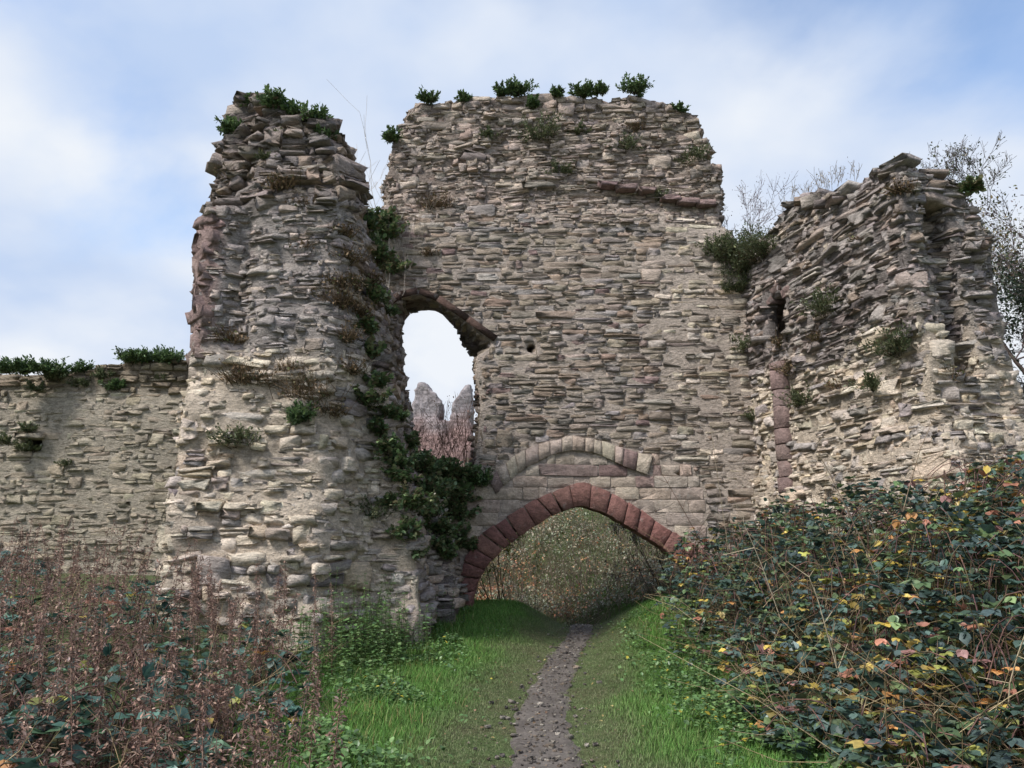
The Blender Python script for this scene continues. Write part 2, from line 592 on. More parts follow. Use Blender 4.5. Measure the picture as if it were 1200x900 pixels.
def lay(stones, sdf, lo, hi, crs, style, step=0.09, wave=0.05, seed=0, mask=None):
    for zc, h in crs:
        for lp in contour(sdf, lo, hi, zc, step):
            lp = np.vstack([lp, lp[:1]])
            seg = np.linalg.norm(np.diff(lp, axis=0), axis=1)
            cum = np.r_[0, np.cumsum(seg)]; L = cum[-1]
            if L < 0.5:
                continue
            tm = lp[1:] - lp[:-1]
            sel = np.linspace(0, len(tm) - 1, min(24, len(tm))).astype(int)
            mm, tt = (lp[1:] + lp[:-1])[sel] / 2, tm[sel] / (seg[sel][:, None] + 1e-9)
            nn = np.c_[tt[:, 1], -tt[:, 0]] * 0.06
            zz = np.full(len(sel), zc)
            sgn = 1.0 if np.mean(sdf(mm[:, 0] + nn[:, 0], mm[:, 1] + nn[:, 1], zz) > sdf(mm[:, 0] - nn[:, 0], mm[:, 1] - nn[:, 1], zz)) > 0.5 else -1.0
            ip = lambda q: np.array([np.interp(q % L, cum, lp[:, 0]), np.interp(q % L, cum, lp[:, 1])])
            s = RNG.uniform(0, 0.3)
            end = s + L
            while s < end - 0.05:
                p0 = ip(s)
                st = style(p0[0], p0[1], zc)
                if st is None:
                    s += 0.2; continue
                w = st['w'] * math.exp(RNG.normal(0, st.get('ws', 0.4)))
                w = min(max(w, h * 0.8), st['w'] * 2.4)
                a, b = ip(s), ip(s + w)
                t = b - a; tl = np.linalg.norm(t)
                s_next = s + w
                if tl < w * 0.45:
                    s = s + w * 0.5
                    continue
                mid = ip(s + w / 2) * 0.5 + (a + b) * 0.25
                n2 = sgn * np.array([t[1], -t[0]]) / tl
                s = s_next
                d = np.array([mid[0], mid[1], zc]) - CAMP
                if -(n2 @ d[:2]) / np.linalg.norm(d) < -0.35:
                    continue
                if st.get('skip', 0) > RNG.random():
                    continue
                ww = tl
                if mask is not None and n2[1] < -0.6:
                    qs = np.linspace(-0.5, 0.5, 9)
                    ok = mask(mid[0] + qs * (t[0] / tl) * ww, np.full(9, zc))
                    if not ok.any():
                        continue
                    # longest allowed run
                    best, cur = (0, 0), None
                    for i in range(9):
                        if ok[i]:
                            cur = (cur[0], i) if cur else (i, i)
                            if cur[1] - cur[0] >= best[1] - best[0]:
                                best = cur
                        else:
                            cur = None
                    if not ok.all():
                        if best[1] - best[0] < 2:
                            continue
                        m_ = (qs[best[0]] + qs[best[1]]) / 2
                        mid = mid + (t / tl) * m_ * ww
                        ww = ww * (qs[best[1]] - qs[best[0]])
                zo = wave * float(fbm(mid[0] * 0.7, mid[1] * 0.7, zc * 0.5, 1, 2, seed + 40))
                hh = h * (1 - st.get('gap', 0.08)) * math.exp(RNG.normal(0, st.get('hs', 0.08)))
                pr = st.get('proj', 0.02) + RNG.normal(0, st.get('ps', 0.012))
                dep = st.get('depth', 0.22)
                n3 = np.array([n2[0], n2[1], 0])
                gapw = ww - h * st.get('gap', 0.08) * 1.0
                parts = [(0.0, hh)]
                if RNG.random() < st.get('split', 0):
                    k = RNG.uniform(0.35, 0.65)
                    parts = [(-hh / 2 + hh * k / 2, hh * k * 0.92), (hh / 2 - hh * (1 - k) / 2, hh * (1 - k) * 0.92)]
                elif gapw > hh * 2.2 and RNG.random() < st.get('big', 0) * 1.6:
                    parts = [(RNG.uniform(-.3, .3) * hh, hh * RNG.uniform(1.5, 2.1))]; pr += 0.02
                for dz, ph in parts:
                    pos = np.array([mid[0], mid[1], zc + zo + dz]) + n3 * (pr + RNG.normal(0, 0.004) - dep / 2)
                    stones.add(pos, n3, (gapw, dep, ph), st['kind'], st['col'](), st.get('mat'), st.get('tilt', 0.035))


def fine_rubble(stones, sdf, lo, hi, z0, z1, col, where=None, seed=0):
    def st(x, y, z):
        if where is not None and not where(x, y, z):
            return None
        return dict(w=0.17, ws=0.5, kind='slab' if RNG.random() < 0.7 else 'rubble', col=col(x, y, z), proj=0.012, ps=0.022, gap=0.03, hs=0.3, tilt=0.13, depth=0.16, skip=0.22, split=0.2)
    lay(stones, sdf, lo, hi, courses(z0, z1, lambda z: RNG.uniform(0.055, 0.10)), st, wave=0.12, seed=seed)


def pal(cols, var=0.16, gain=1.0, pull=0.45):
    cols = np.array([s2l(*c) for c in cols]) * gain
    cols = cols.mean(0) * pull + cols * (1 - pull)

    def f():
        c = cols[RNG.integers(len(cols))]
        return np.array([1.34, 1.34, 1.46]) * c * math.exp(RNG.normal(0, var * 0.75)) * np.exp(RNG.normal(0, 0.015, 3))
    return f


TAN = pal([(150, 137, 116), (142, 132, 114), (160, 146, 122), (128, 121, 108), (138, 125, 104), (120, 116, 110), (150, 128, 106), (152, 141, 124)], 0.16, 0.92)
TANR = pal([(150, 137, 120), (140, 128, 112), (128, 118, 106), (146, 128, 110), (118, 110, 102), (158, 145, 126)], 0.18, 1.3)
PINK = pal([(144, 124, 113), (136, 114, 105), (150, 131, 119)], 0.1, 0.78)
RED = pal([(128, 92, 80), (118, 84, 75), (132, 97, 84), (124, 90, 81), (140, 106, 92)], 0.12, 0.92)
ASH = pal([(158, 146, 128), (150, 138, 122), (166, 153, 132), (144, 130, 112), (155, 138, 120)], 0.08, 1.05)
GREY = pal([(124, 118, 110), (112, 107, 101), (136, 128, 116), (104, 98, 92), (140, 126, 108)], 0.2, 1.5)
DARK = pal([(112, 104, 96), (98, 92, 86), (124, 114, 102), (88, 83, 78), (130, 120, 108), (126, 110, 92)], 0.2, 1.35)
PALE = pal([(186, 174, 150), (174, 162, 140), (194, 181, 156), (160, 151, 135), (178, 160, 130), (156, 149, 138), (170, 158, 134)], 0.17, 1.1)
CURT = pal([(160, 150, 126), (152, 142, 120), (168, 157, 132), (138, 130, 113), (146, 134, 110)], 0.13)
CURT_D = pal([(130, 118, 96), (118, 108, 90), (140, 126, 102)], 0.15)


# ------------------------------------------------------------------ gate wall (centre)
YW = 15.0
TH = 1.55
wall_poly = xz([(440, 1000), (440, 760), (438, 560), (440, 420), (441, 330), (444, 245), (446, 225), (452, 190), (457, 168), (470, 145), (476, 128), (488, 117),
                (520, 112), (600, 109), (690, 110), (770, 109), (790, 115), (797, 124), (812, 129), (826, 141), (824, 152), (836, 166),
                (831, 178), (846, 192), (850, 205), (845, 214), (853, 225), (846, 240), (850, 265), (875, 300), (925, 330), (925, 760), (925, 1000)], YW)
win_f = xz([(447, 560), (446, 470), (447, 400), (450, 372), (457, 358), (470, 349), (490, 346), (510, 353), (545, 378), (577, 401), (573, 409), (558, 416), (556, 440), (563, 470), (561, 500), (557, 535), (552, 570)], YW)
win_b = xz([(458, 570), (461, 500), (459, 470), (458, 420), (463, 388), (477, 370), (505, 365), (528, 370), (542, 390), (549, 412), (558, 430), (564, 455), (565, 480), (563, 505), (559, 530), (557, 570)], YW + TH)
ARC_IN = [(553, 760), (554, 724), (555, 700), (560, 682), (570, 664), (590, 643), (614, 625), (650, 602), (680, 592), (710, 602), (749, 625), (770, 638), (800, 662), (822, 688), (832, 712), (836, 760)]
ARC_EX = [(531, 760), (532, 724), (534, 704), (537, 682), (545, 652), (566, 625), (602, 601), (632, 583), (680, 564), (716, 576), (755, 601), (779, 619), (818, 640), (845, 668), (858, 705), (862, 760)]
OUT_EX = [(572, 562), (584, 550), (602, 535), (623, 523), (644, 517), (668, 511), (692, 514), (716, 521), (740, 529), (764, 534)]
OUT_IN = [(581, 579), (591, 568), (606, 556), (622, 544), (645, 534), (668, 528), (692, 530), (716, 539), (738, 550), (759, 556)]
arc_in, arc_ex = xz(ARC_IN, YW), xz(ARC_EX, YW)
out_ex, out_in = xz(OUT_EX, YW), xz(OUT_IN, YW)
arch_hole = [((a[0] * 0.55 + b[0] * 0.45), (a[1] * 0.55 + b[1] * 0.45)) for a, b in zip(arc_in, arc_ex)]
ring_in = arc_in + arc_ex[::-1]
ring_out = out_ex + out_in[::-1]
opening = arc_in
ash_poly = xz([(536, 660), (538, 600), (552, 580), (566, 566), (585, 548), (625, 525), (668, 515), (720, 525), (764, 536), (810, 548), (824, 575), (826, 610), (832, 660), (850, 700), (700, 640), (680, 600), (600, 640)], YW)
putlog = at(622, 408, YW)
Z_ROUGH = 8.35


def wall_front(x, z):
    r = S(Z_ROUGH - 0.35, Z_ROUGH + 0.45, z + 0.35 * fbm(x, 0, 3, 0.9, 2, 5))
    return YW + 0.20 * r + (0.015 + 0.13 * r) * fbm(x, 0, z, 1.6, 4, 11) + 0.05 * fbm(x, 2, z, 0.35, 2, 12) + 0.04 * r * vnoise(x * 2.2, 0, z * 9, 14)


def gate_sdf(x, y, z):
    d2 = sdpoly(x, z, wall_poly) + 0.09 * fbm(x, y * 0.8, z, 2.3, 3, 21) + 0.05 * vnoise(x, y, z * 7, 22)
    s = np.clip((y - YW) / TH, 0, 1)
    hole = sdpoly(x, z, win_f) * (1 - s) + sdpoly(x, z, win_b) * s + 0.08 * fbm(x, y * 1.5, z, 3.0, 3, 23) * S(0.1, 0.4, s)
    arch = sdpoly(x, z, arch_hole)
    d = np.maximum(np.maximum(d2, wall_front(x, z) - y), y - (YW + TH) - 0.08 * fbm(x, 7, z, 1.7, 3, 24))
    d = np.maximum(d, -hole)
    d = np.maximum(d, -arch)
    pl = np.maximum(np.maximum(np.abs(x - putlog[0]) - 0.09, np.abs(z - putlog[2]) - 0.085), y - YW - 0.7)
    return np.maximum(d, -pl)


gate = thing('gate_wall', 'tall ruined stone gate wall with red pointed arch and broken upper window', 'ruined wall', (1.2, YW, 0.2))
G_LO, G_HI = (-3.4, 14.5, -0.6), (5.9, 17.0, 11.8)


def wall_body(root, sdf, lo, hi, step, colf, name='mortar_core', mat=None):
    v, q = surface_nets(sdf, lo, hi, step)
    c = colf(v) * np.array([1.26, 1.26, 1.38])
    base = np.array(root.location)
    return obj(name, mesh_from(name, v - base, q, mat or M_MORTAR, c), root)


def gate_col(v):
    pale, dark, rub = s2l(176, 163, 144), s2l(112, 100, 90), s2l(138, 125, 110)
    k = S(Z_ROUGH - 0.3, Z_ROUGH + 0.6, v[:, 2])[:, None]
    c = pale * (1 - k) + rub * k
    t = S(10.2, 11.0, v[:, 2])[:, None] * 0.5
    c = c * (1 - t) + dark * t
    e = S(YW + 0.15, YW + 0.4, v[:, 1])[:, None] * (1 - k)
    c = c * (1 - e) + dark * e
    return c * (1 + 0.15 * fbm(v[:, 0], v[:, 1], v[:, 2], 1.2, 3, 9))[:, None]


wall_body(gate, gate_sdf, G_LO, G_HI, 0.075, gate_col)

gs = Stones()


def gate_style(x, y, z):
    front = y < YW + 0.45
    if z > 10.75 and front:
        return dict(w=0.42, ws=0.3, kind='rubble', col=TANR, proj=0.05, ps=0.03, gap=0.08, tilt=0.04, depth=0.3, big=0.05, skip=0.05)
    if z > Z_ROUGH + 0.35 * float(vnoise(x * 0.9, 0, 3, 5)):
        return dict(w=0.30, ws=0.45, kind='slab' if RNG.random() < 0.6 else 'rubble', col=TANR, proj=0.025, ps=0.03, gap=0.03, hs=0.2, tilt=0.06, depth=0.3, split=0.45, big=0.08, skip=0.07)
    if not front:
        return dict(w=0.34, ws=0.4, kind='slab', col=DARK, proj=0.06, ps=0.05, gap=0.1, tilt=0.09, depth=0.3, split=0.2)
    r = RNG.random()
    col = PINK if r < 0.05 else (GREY if r < 0.22 else TAN)
    if x > 3.2 and z > 2.6:      # towards the corner the face is weathered back into the mortar
        return dict(w=0.32, ws=0.45, kind='rubble', col=PALE if r < 0.5 else TAN, proj=0.01, ps=0.014, gap=0.07, tilt=0.04, split=0.35, skip=0.08)
    big = 0.03 if z > 4.8 else 0.06
    return dict(w=0.34, ws=0.42, kind='rubble', col=col, proj=0.02, ps=0.007, gap=0.035, hs=0.05, tilt=0.02, split=0.28, big=big, skip=0.015)


def rub_mask(x, z):
    return (sdpoly(x, z, ring_in) > 0.03) & (sdpoly(x, z, ring_out) > 0.02) & (sdpoly(x, z, ash_poly) > 0.02) & (sdpoly(x, z, opening) > 0.03) \
        & ~((np.abs(x - putlog[0]) < 0.11) & (np.abs(z - putlog[2]) < 0.12))


lay(gs, gate_sdf, G_LO, G_HI, courses(0.1, 11.3, lambda z: RNG.uniform(0.09, 0.155) if z < Z_ROUGH - 0.2 else (RNG.uniform(0.09, 0.15) if z < 10.8 else 0.15)),
    gate_style, wave=0.07, seed=1, mask=grid_mask(rub_mask, -3.6, 6, 0, 12))

as_ = Stones()


def ash_style(x, y, z):
    if y > YW + 0.3:
        return None
    return dict(w=0.50, ws=0.3, kind='ashlar', col=ASH if RNG.random() < 0.9 else PINK, proj=0.022, ps=0.004, gap=0.03, hs=0.01, tilt=0.008, mat=M_DRESSED)


def ash_mask(x, z):
    return (sdpoly(x, z, ring_in) > 0.015) & (sdpoly(x, z, ring_out) > 0.01) & (sdpoly(x, z, ash_poly) < 0.02) & (sdpoly(x, z, opening) > 0.03)


lay(as_, gate_sdf, G_LO, G_HI, courses(1.0, 3.9, lambda z: RNG.uniform(0.20, 0.25)), ash_style, wave=0.01, seed=2, mask=grid_mask(ash_mask, -3.6, 6, 0.5, 5))
as_.build(gate, 200, 'ashlar_block', 'small_ashlar')


def voussoir_ring(root, inner, outer, cuts, y0, depth, colf, name, mat, jit=0.012):
    """wedge blocks between two outlines in (x,z)"""
    base = np.array(root.location)
    inner, outer = np.array(inner), np.array(outer)
    L = np.r_[0, np.cumsum(np.linalg.norm(np.diff((inner + outer) / 2, axis=0), axis=1))]
    T = L / L[-1]
    ev = lambda A, t: np.array([np.interp(t, T, A[:, 0]), np.interp(t, T, A[:, 1])])
    for a, b in zip(cuts[:-1], cuts[1:]):
        g = 0.0011
        ts = np.linspace(a + g, b - g, 4)
        ex = RNG.normal(0, 0.02)
        I = [ev(inner, t) for t in ts]
        O = [ev(outer, t) + (ev(outer, t) - ev(inner, t)) * ex for t in ts]
        f = y0 + RNG.normal(0, jit)
        ring = np.array(I + O[::-1])
        c = ring.mean(0)
        k = len(ring)
        ring = ring + RNG.normal(0, 0.006, ring.shape)
        ins = c + (ring - c) * 0.965
        bev = 0.013
        v = np.r_[np.c_[ring[:, 0], np.full(k, f + depth), ring[:, 1]],
                  np.c_[ring[:, 0], np.full(k, f + bev) + RNG.normal(0, 0.004, k), ring[:, 1]],
                  np.c_[ins[:, 0], np.full(k, f) + RNG.normal(0, 0.005, k), ins[:, 1]]]
        q, tr = [], []
        for i in range(k):
            j = (i + 1) % k
            q += [(i, j, k + j, k + i), (k + i, k + j, 2 * k + j, 2 * k + i)]
        # front cap: strip between inner and outer points
        for i in range(3):
            q.append((2 * k + i, 2 * k + i + 1, 2 * k + k - 2 - i, 2 * k + k - 1 - i))
        o = obj(name, mesh_from(name, v - base, np.array(q)[:, ::-1].copy(), mat), root)
        cc = colf()
        o.color = (float(cc[0]), float(cc[1]), float(cc[2]), 1)


def cuts_rand(n, seed, lo=0.0, hi=1.0, var=0.28):
    r = np.random.default_rng(seed)
    w = 1 + r.uniform(-var, var, n)
    c = np.r_[0, np.cumsum(w)]
    return lo + (hi - lo) * c / c[-1]


voussoir_ring(gate, arc_in, arc_ex, cuts_rand(27, 5), YW - 0.10, 0.62, lambda: RED() if RNG.random() < 0.93 else ASH(), 'red_voussoir', M_DRESSED)
voussoir_ring(gate, out_in, out_ex, cuts_rand(15, 6), YW - 0.065, 0.35, lambda: ASH() if RNG.random() < 0.85 else PINK(), 'relieving_arch_voussoir', M_DRESSED)

# broken pink string course high on the wall
for _px, _py, _w in ((712, 216, 0.40), (735, 220, 0.42), (758, 223, 0.36), (786, 233, 0.40), (807, 236, 0.48), (828, 238, 0.42)):
    _p = at(_px, _py, YW + 0.08)
    gs.add(_p + np.array([0, 0.05, 0]), (0.03, -1, 0), (_w, 0.30, 0.11), 'rubble', PINK(), M_DRESSED, 0.06)
fine_rubble(gs, gate_sdf, G_LO, G_HI, Z_ROUGH - 0.3, 11.2, lambda x, y, z: TANR, None, 3)
gs.build(gate, 300)

# dark arched rear lintel of the upper window
WIN_B2 = [(463, 394), (470, 381), (481, 368), (496, 363), (515, 365), (530, 381), (546, 396)]
WIN_F2 = [(448, 372), (456, 357), (470, 348), (490, 344), (511, 352), (546, 376), (579, 400)]
_F, _B = [at(a, b, YW - 0.05) for a, b in WIN_F2], [at(a, b, YW + TH - 0.15) for a, b in WIN_B2]
for _i in range(len(_F) - 1):
    _a, _b, _c, _d = _F[_i], _F[_i + 1], _B[_i + 1], _B[_i]
    _t = (_b - _a) / np.linalg.norm(_b - _a); _g = _t * 0.004
    _up = np.array([-_t[2], 0, _t[0]]) * 0.13
    _v = np.array([_a + _g, _b - _g, _c - _g, _d + _g, _a + _g + _up, _b - _g + _up, _c - _g + _up, _d + _g + _up])
    _q = [(0, 1, 2, 3), (7, 6, 5, 4), (0, 4, 5, 1), (1, 5, 6, 2), (2, 6, 7, 3), (3, 7, 4, 0)]
    _o = obj('window_arch_stone', mesh_from('window_arch_stone', _v - np.array(gate.location), np.array(_q)[:, ::-1].copy(), M_DRESSED), gate)
    _cc = s2l(92, 74, 66) * math.exp(RNG.normal(0, .1)); _o.color = (*[float(k) for k in _cc], 1)

# ------------------------------------------------------------------ left pier (broken passage wall and tower)
YL = 11.2
left_poly = xz([(150, 1000), (185, 760), (192, 640), (200, 560), (208, 500), (206, 470), (216, 440), (212, 405), (219, 370), (217, 300), (222, 238), (236, 222), (237, 200), (233, 188), (243, 168), (238, 150),
                (243, 134), (262, 128), (274, 117), (300, 113), (314, 124), (335, 133), (355, 142), (372, 152), (386, 164), (392, 178), (413, 194), (419, 215), (418, 262), (424, 300),
                (430, 350), (436, 400), (441, 440), (448, 480), (452, 520), (462, 560), (470, 600), (478, 640), (486, 700), (492, 760), (500, 1000)], YL)
left_poly = [(x, z) if z < 6.9 else (x * (1 + 0.045 * min(1, (z - 6.9) / 1.0)), 1.6 + (z - 1.6) * (1 + 0.055 * min(1, (z - 6.9) / 1.0))) for x, z in left_poly]


def left_front(x, z):
    f = YL + 0.0 * x
    f = f + 0.9 * S(-3.0, -2.1, x) ** 2 + 0.75 * S(-4.55, -5.2, x) ** 2     # rounded shoulders
    f = f - 0.35 * S(4.6, 1.0, z) + 0.35 * S(6.5, 8.6, z)                     # leans back as it rises
    groove = np.exp(-((x + 4.15) / 0.2) ** 2) * S(4.0, 4.6, z) * (1 - S(6.6, 7.0, z))
    f = f + 0.18 * groove + 0.16 * S(-4.35, -4.5, x) * 0 
    f = f + 0.34 * S(6.75, 6.95, z) * (1 - S(-4.3, -4.0, x))                    # ledge over the quoins
    f = f + 0.16 * fbm(x, 0, z, 1.1, 4, 31) + 0.09 * fbm(x * 0.5, 0, z * 3.2, 1, 3, 32)
    return f


def left_back(x, z):
    b = 15.1 - 2.9 * S(5.9, 6.9, z) + 0.0 * x
    return np.where(x < -3.2, np.minimum(b, 13.6), b)


fill_poly = xz([(400, 800), (400, 500), (440, 500), (478, 535), (500, 560), (515, 600), (528, 640), (536, 690), (540, 800)], 14.2)


def left_sdf(x, y, z):
    d2 = sdpoly(x, z, left_poly) + 0.10 * fbm(x, y * 0.9, z, 1.7, 3, 33) + 0.07 * fbm(x * 0.5, y * 0.5, z * 3.5, 1, 2, 34)
    d = np.maximum(np.maximum(d2, left_front(x, z) - y), y - left_back(x, z))
    fill = np.maximum(sdpoly(x, z, fill_poly) + 0.10 * fbm(x, y, z, 1.9, 3, 35), 12.9 + 0.45 * (z - 0.5) + 0.5 * S(-1.8, -1.0, x) + 0.25 * fbm(x, 3, z, 1.6, 4, 36) - y)
    return np.minimum(d, np.maximum(fill * 0.9, y - 15.1))


left = thing('tower_pier', 'jagged leaning stump of broken tower masonry topped with ferns beside the gate arch', 'ruined pier', (-3.6, 12.6, 0.3))
L_LO, L_HI = (-6.2, 10.2, -0.5), (-0.6, 15.4, 9.4)


def left_col(v):
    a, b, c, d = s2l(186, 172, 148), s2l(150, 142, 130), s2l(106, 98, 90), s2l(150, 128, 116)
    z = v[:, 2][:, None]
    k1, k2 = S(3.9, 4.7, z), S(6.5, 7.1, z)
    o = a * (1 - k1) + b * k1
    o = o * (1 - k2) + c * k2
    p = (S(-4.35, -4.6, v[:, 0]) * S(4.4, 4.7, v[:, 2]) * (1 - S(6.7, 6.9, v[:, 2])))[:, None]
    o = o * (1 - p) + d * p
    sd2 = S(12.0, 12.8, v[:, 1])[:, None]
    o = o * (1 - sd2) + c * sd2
    return o * (1 + 0.25 * fbm(v[:, 0], v[:, 1], v[:, 2], 1.3, 4, 39))[:, None]


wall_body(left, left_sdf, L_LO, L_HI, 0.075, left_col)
ls = Stones()


def left_style(x, y, z):
    r = RNG.random()
    if z > 6.85 + 0.2 * float(vnoise(x * 2, y, 1, 3)):
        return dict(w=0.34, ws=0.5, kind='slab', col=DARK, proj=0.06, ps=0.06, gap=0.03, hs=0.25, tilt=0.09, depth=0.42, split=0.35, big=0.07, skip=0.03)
    if z > 4.4:
        if x < -4.45 and y < 13.0:
            return dict(w=0.62, ws=0.2, kind='rubble', col=PINK, proj=0.05, ps=0.03, gap=0.02, tilt=0.04, depth=0.3, mat=M_DRESSED, big=0.35)
        if y > 12.1:
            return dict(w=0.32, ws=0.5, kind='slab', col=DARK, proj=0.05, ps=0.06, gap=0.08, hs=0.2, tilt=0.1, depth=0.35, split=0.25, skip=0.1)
        return dict(w=0.23, ws=0.5, kind='slab' if r < 0.6 else 'rubble', col=GREY, proj=0.005, ps=0.028, gap=0.06, hs=0.25, tilt=0.10, depth=0.25, split=0.4, big=0.05, skip=0.22)
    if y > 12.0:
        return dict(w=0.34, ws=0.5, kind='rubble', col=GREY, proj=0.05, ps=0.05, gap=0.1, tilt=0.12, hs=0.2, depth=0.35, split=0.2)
    return dict(w=0.33, ws=0.38, kind='cobble' if r < 0.4 else 'rubble', col=PALE if r < 0.8 else GREY, proj=0.035, ps=0.045, gap=0.07, hs=0.22, tilt=0.11, depth=0.36, split=0.2, big=0.10, skip=0.03)


lay(ls, left_sdf, L_LO, L_HI, courses(0.35, 9.2, lambda z: RNG.uniform(0.13, 0.20) if z < 4.3 else (RNG.uniform(0.09, 0.16) if z < 6.9 else RNG.uniform(0.08, 0.14))), left_style, wave=0.12, seed=5)
fine_rubble(ls, left_sdf, L_LO, L_HI, 0.6, 8.5, lambda x, y, z: (DARK if z > 6.8 else GREY) if (z > 4.5 or y > 12.2) else PALE, lambda x, y, z: not (x < -4.5 and 4.5 < z < 6.8) and (z > 4.3 or y > 12.2 or RNG.random() < 0.5), 4)
# loose slabs on the broken top
for _i in range(46):
    _x = RNG.uniform(-4.6, -2.7); _y = RNG.uniform(11.5, 12.6)
    _zz = np.arange(6.5, 9.3, 0.02)
    _sd = left_sdf(np.full(_zz.shape, _x), np.full(_zz.shape, _y), _zz)
    if (_sd < 0).any():
        _zt = _zz[_sd < 0].max()
        ls.add((_x, _y, _zt + 0.02), (RNG.normal(0, .3), -1, 0), (RNG.uniform(.25, .55), RNG.uniform(.3, .5), RNG.uniform(.07, .15)), 'slab', DARK(), None, 0.18)
ls.build(left, 300)

# ------------------------------------------------------------------ right pier (passage side wall running forward)
RA, RB = np.array([4.72, 15.1]), np.array([5.85, 10.75])      # inner face in plan
RD = (RB - RA) / np.linalg.norm(RB - RA); RN = np.array([-RD[1], RD[0]])  # along (towards the viewer), outward right
if RN[0] < 0:
    RN = -RN
R_LEN = float(np.linalg.norm(RB - RA)); R_TH = 1.42


def on_inner(px, py):
    d = ray(px, py)
    # CAM + t d on plane through RA with normal RN
    t = (RA @ RN) / (d[:2] @ RN)
    p = d[:2] * t
    return float((p - RA) @ RD), CAM_H + d[2] * t, p


RT = [(on_inner(px, py)[0], on_inner(px, py)[1]) for px, py in ((906, 268), (913, 246), (925, 238), (940, 233), (955, 222), (975, 211), (992, 206), (1008, 193), (1030, 188), (1052, 187))]
right_poly = [(-0.8, -0.6), (-0.8, RT[0][1])] + RT + [(R_LEN, RT[-1][1] - 0.1), (R_LEN + 0.02, 5.0), (R_LEN + 0.12, 3.5), (R_LEN + 0.5, 2.6), (R_LEN + 0.9, 1.6), (R_LEN + 1.1, -0.6)]
RE = []
for _px, _py in ((1052, 187), (1066, 198), (1092, 207), (1100, 203), (1122, 208), (1143, 216), (1150, 235), (1166, 241), (1172, 262)):
    _q3 = at(_px, _py, RB[1] + 0.1); RE.append((float((_q3[:2] - RB) @ RN), _q3[2]))
RE = np.array(RE)
niche = on_inner(911, 372)


def right_sdf(x, y, z):
    rx, ry = x - RA[0], y - RA[1]
    s = rx * RD[0] + ry * RD[1]; d = rx * RN[0] + ry * RN[1]
    dp = sdpoly(s, z, right_poly) + 0.09 * fbm(x, y, z, 1.6, 3, 51) + 0.06 * fbm(x * .5, y * .5, z * 3.5, 1, 2, 52)
    top = z - np.interp(d, RE[:, 0], RE[:, 1]) - 0.6 * S(1.2, 2.6, R_LEN - s) + 0.05 * fbm(x, y, z, 2, 2, 53)
    th = R_TH + 0.02 * s + 0.25 * S(5.0, 2.5, z)
    rough = 0.13 * fbm(x, y, z, 1.2, 4, 54) + 0.06 * fbm(x * .5, y * .5, z * 3.6, 1, 3, 55) - 0.12 * S(3.6, 2.2, z)
    o = np.maximum(np.maximum(dp, -d + rough), np.maximum(d - th + rough * 0.7, top * 0.8))
    # vertical chase in the broken end
    ch = np.maximum(np.abs(d - 0.62 + 0.06 * (z - 5.5)) - 0.22, np.maximum(R_LEN - 0.32 - s + 0.25 * fbm(x, y, z, 2, 2, 56), np.abs(z - 5.3) - 1.35))
    o = np.maximum(o, -ch)
    ni = np.maximum(np.sqrt(((s - niche[0]) / 0.27) ** 2 + (np.maximum(z - niche[1] - 0.15, 0) / 0.30) ** 2) * 0.27 - 0.27, np.maximum(np.abs(z - niche[1]) - 0.47, d - 0.95))
    cav = np.maximum(np.maximum(np.abs(s - niche[0] + 0.30) - 0.55, np.abs(z - niche[1]) - 0.6), np.maximum(0.22 - d, d - 1.15))  # unseen wider cavity behind the niche, shaped so its opening looks dark
    return np.maximum(o, -np.minimum(ni, cav))


right = thing('passage_wall', 'broken side wall of the gate passage with slanting dark slabs and a small dark niche', 'ruined wall', (5.9, 12.8, 1.0))
R_LO, R_HI = (3.9, 9.2, -0.5), (8.4, 16.0, 8.9)


def right_col(v):
    a, b = s2l(184, 170, 146), s2l(118, 111, 102)
    k = S(4.1, 5.6, v[:, 2] + 0.5 * fbm(v[:, 0], v[:, 1], v[:, 2], .7, 2, 57))[:, None]
    return (a * (1 - k) + b * k) * (1 + 0.25 * fbm(v[:, 0], v[:, 1], v[:, 2], 1.3, 4, 58))[:, None]


wall_body(right, right_sdf, R_LO, R_HI, 0.075, right_col)
rs = Stones()


def right_style(x, y, z):
    r = RNG.random()
    _sn = (x - RA[0]) * RD[0] + (y - RA[1]) * RD[1]
    if abs(_sn - niche[0]) < 0.34 and abs(z - niche[1]) < 0.5:
        return None
    if z > 4.7 + 0.5 * float(vnoise(x, y, 2, 4)):
        return dict(w=0.36, ws=0.5, kind='slab', col=GREY if r < 0.6 else DARK, proj=0.03, ps=0.033, gap=0.03, hs=0.22, tilt=0.06, depth=0.38, split=0.3, big=0.06, skip=0.03)
    return dict(w=0.32, ws=0.5, kind='slab' if r < 0.5 else 'rubble', col=PALE if r < 0.7 else GREY, proj=0.025, ps=0.04, gap=0.05, hs=0.25, tilt=0.09, depth=0.34, split=0.3, big=0.07, skip=0.12)


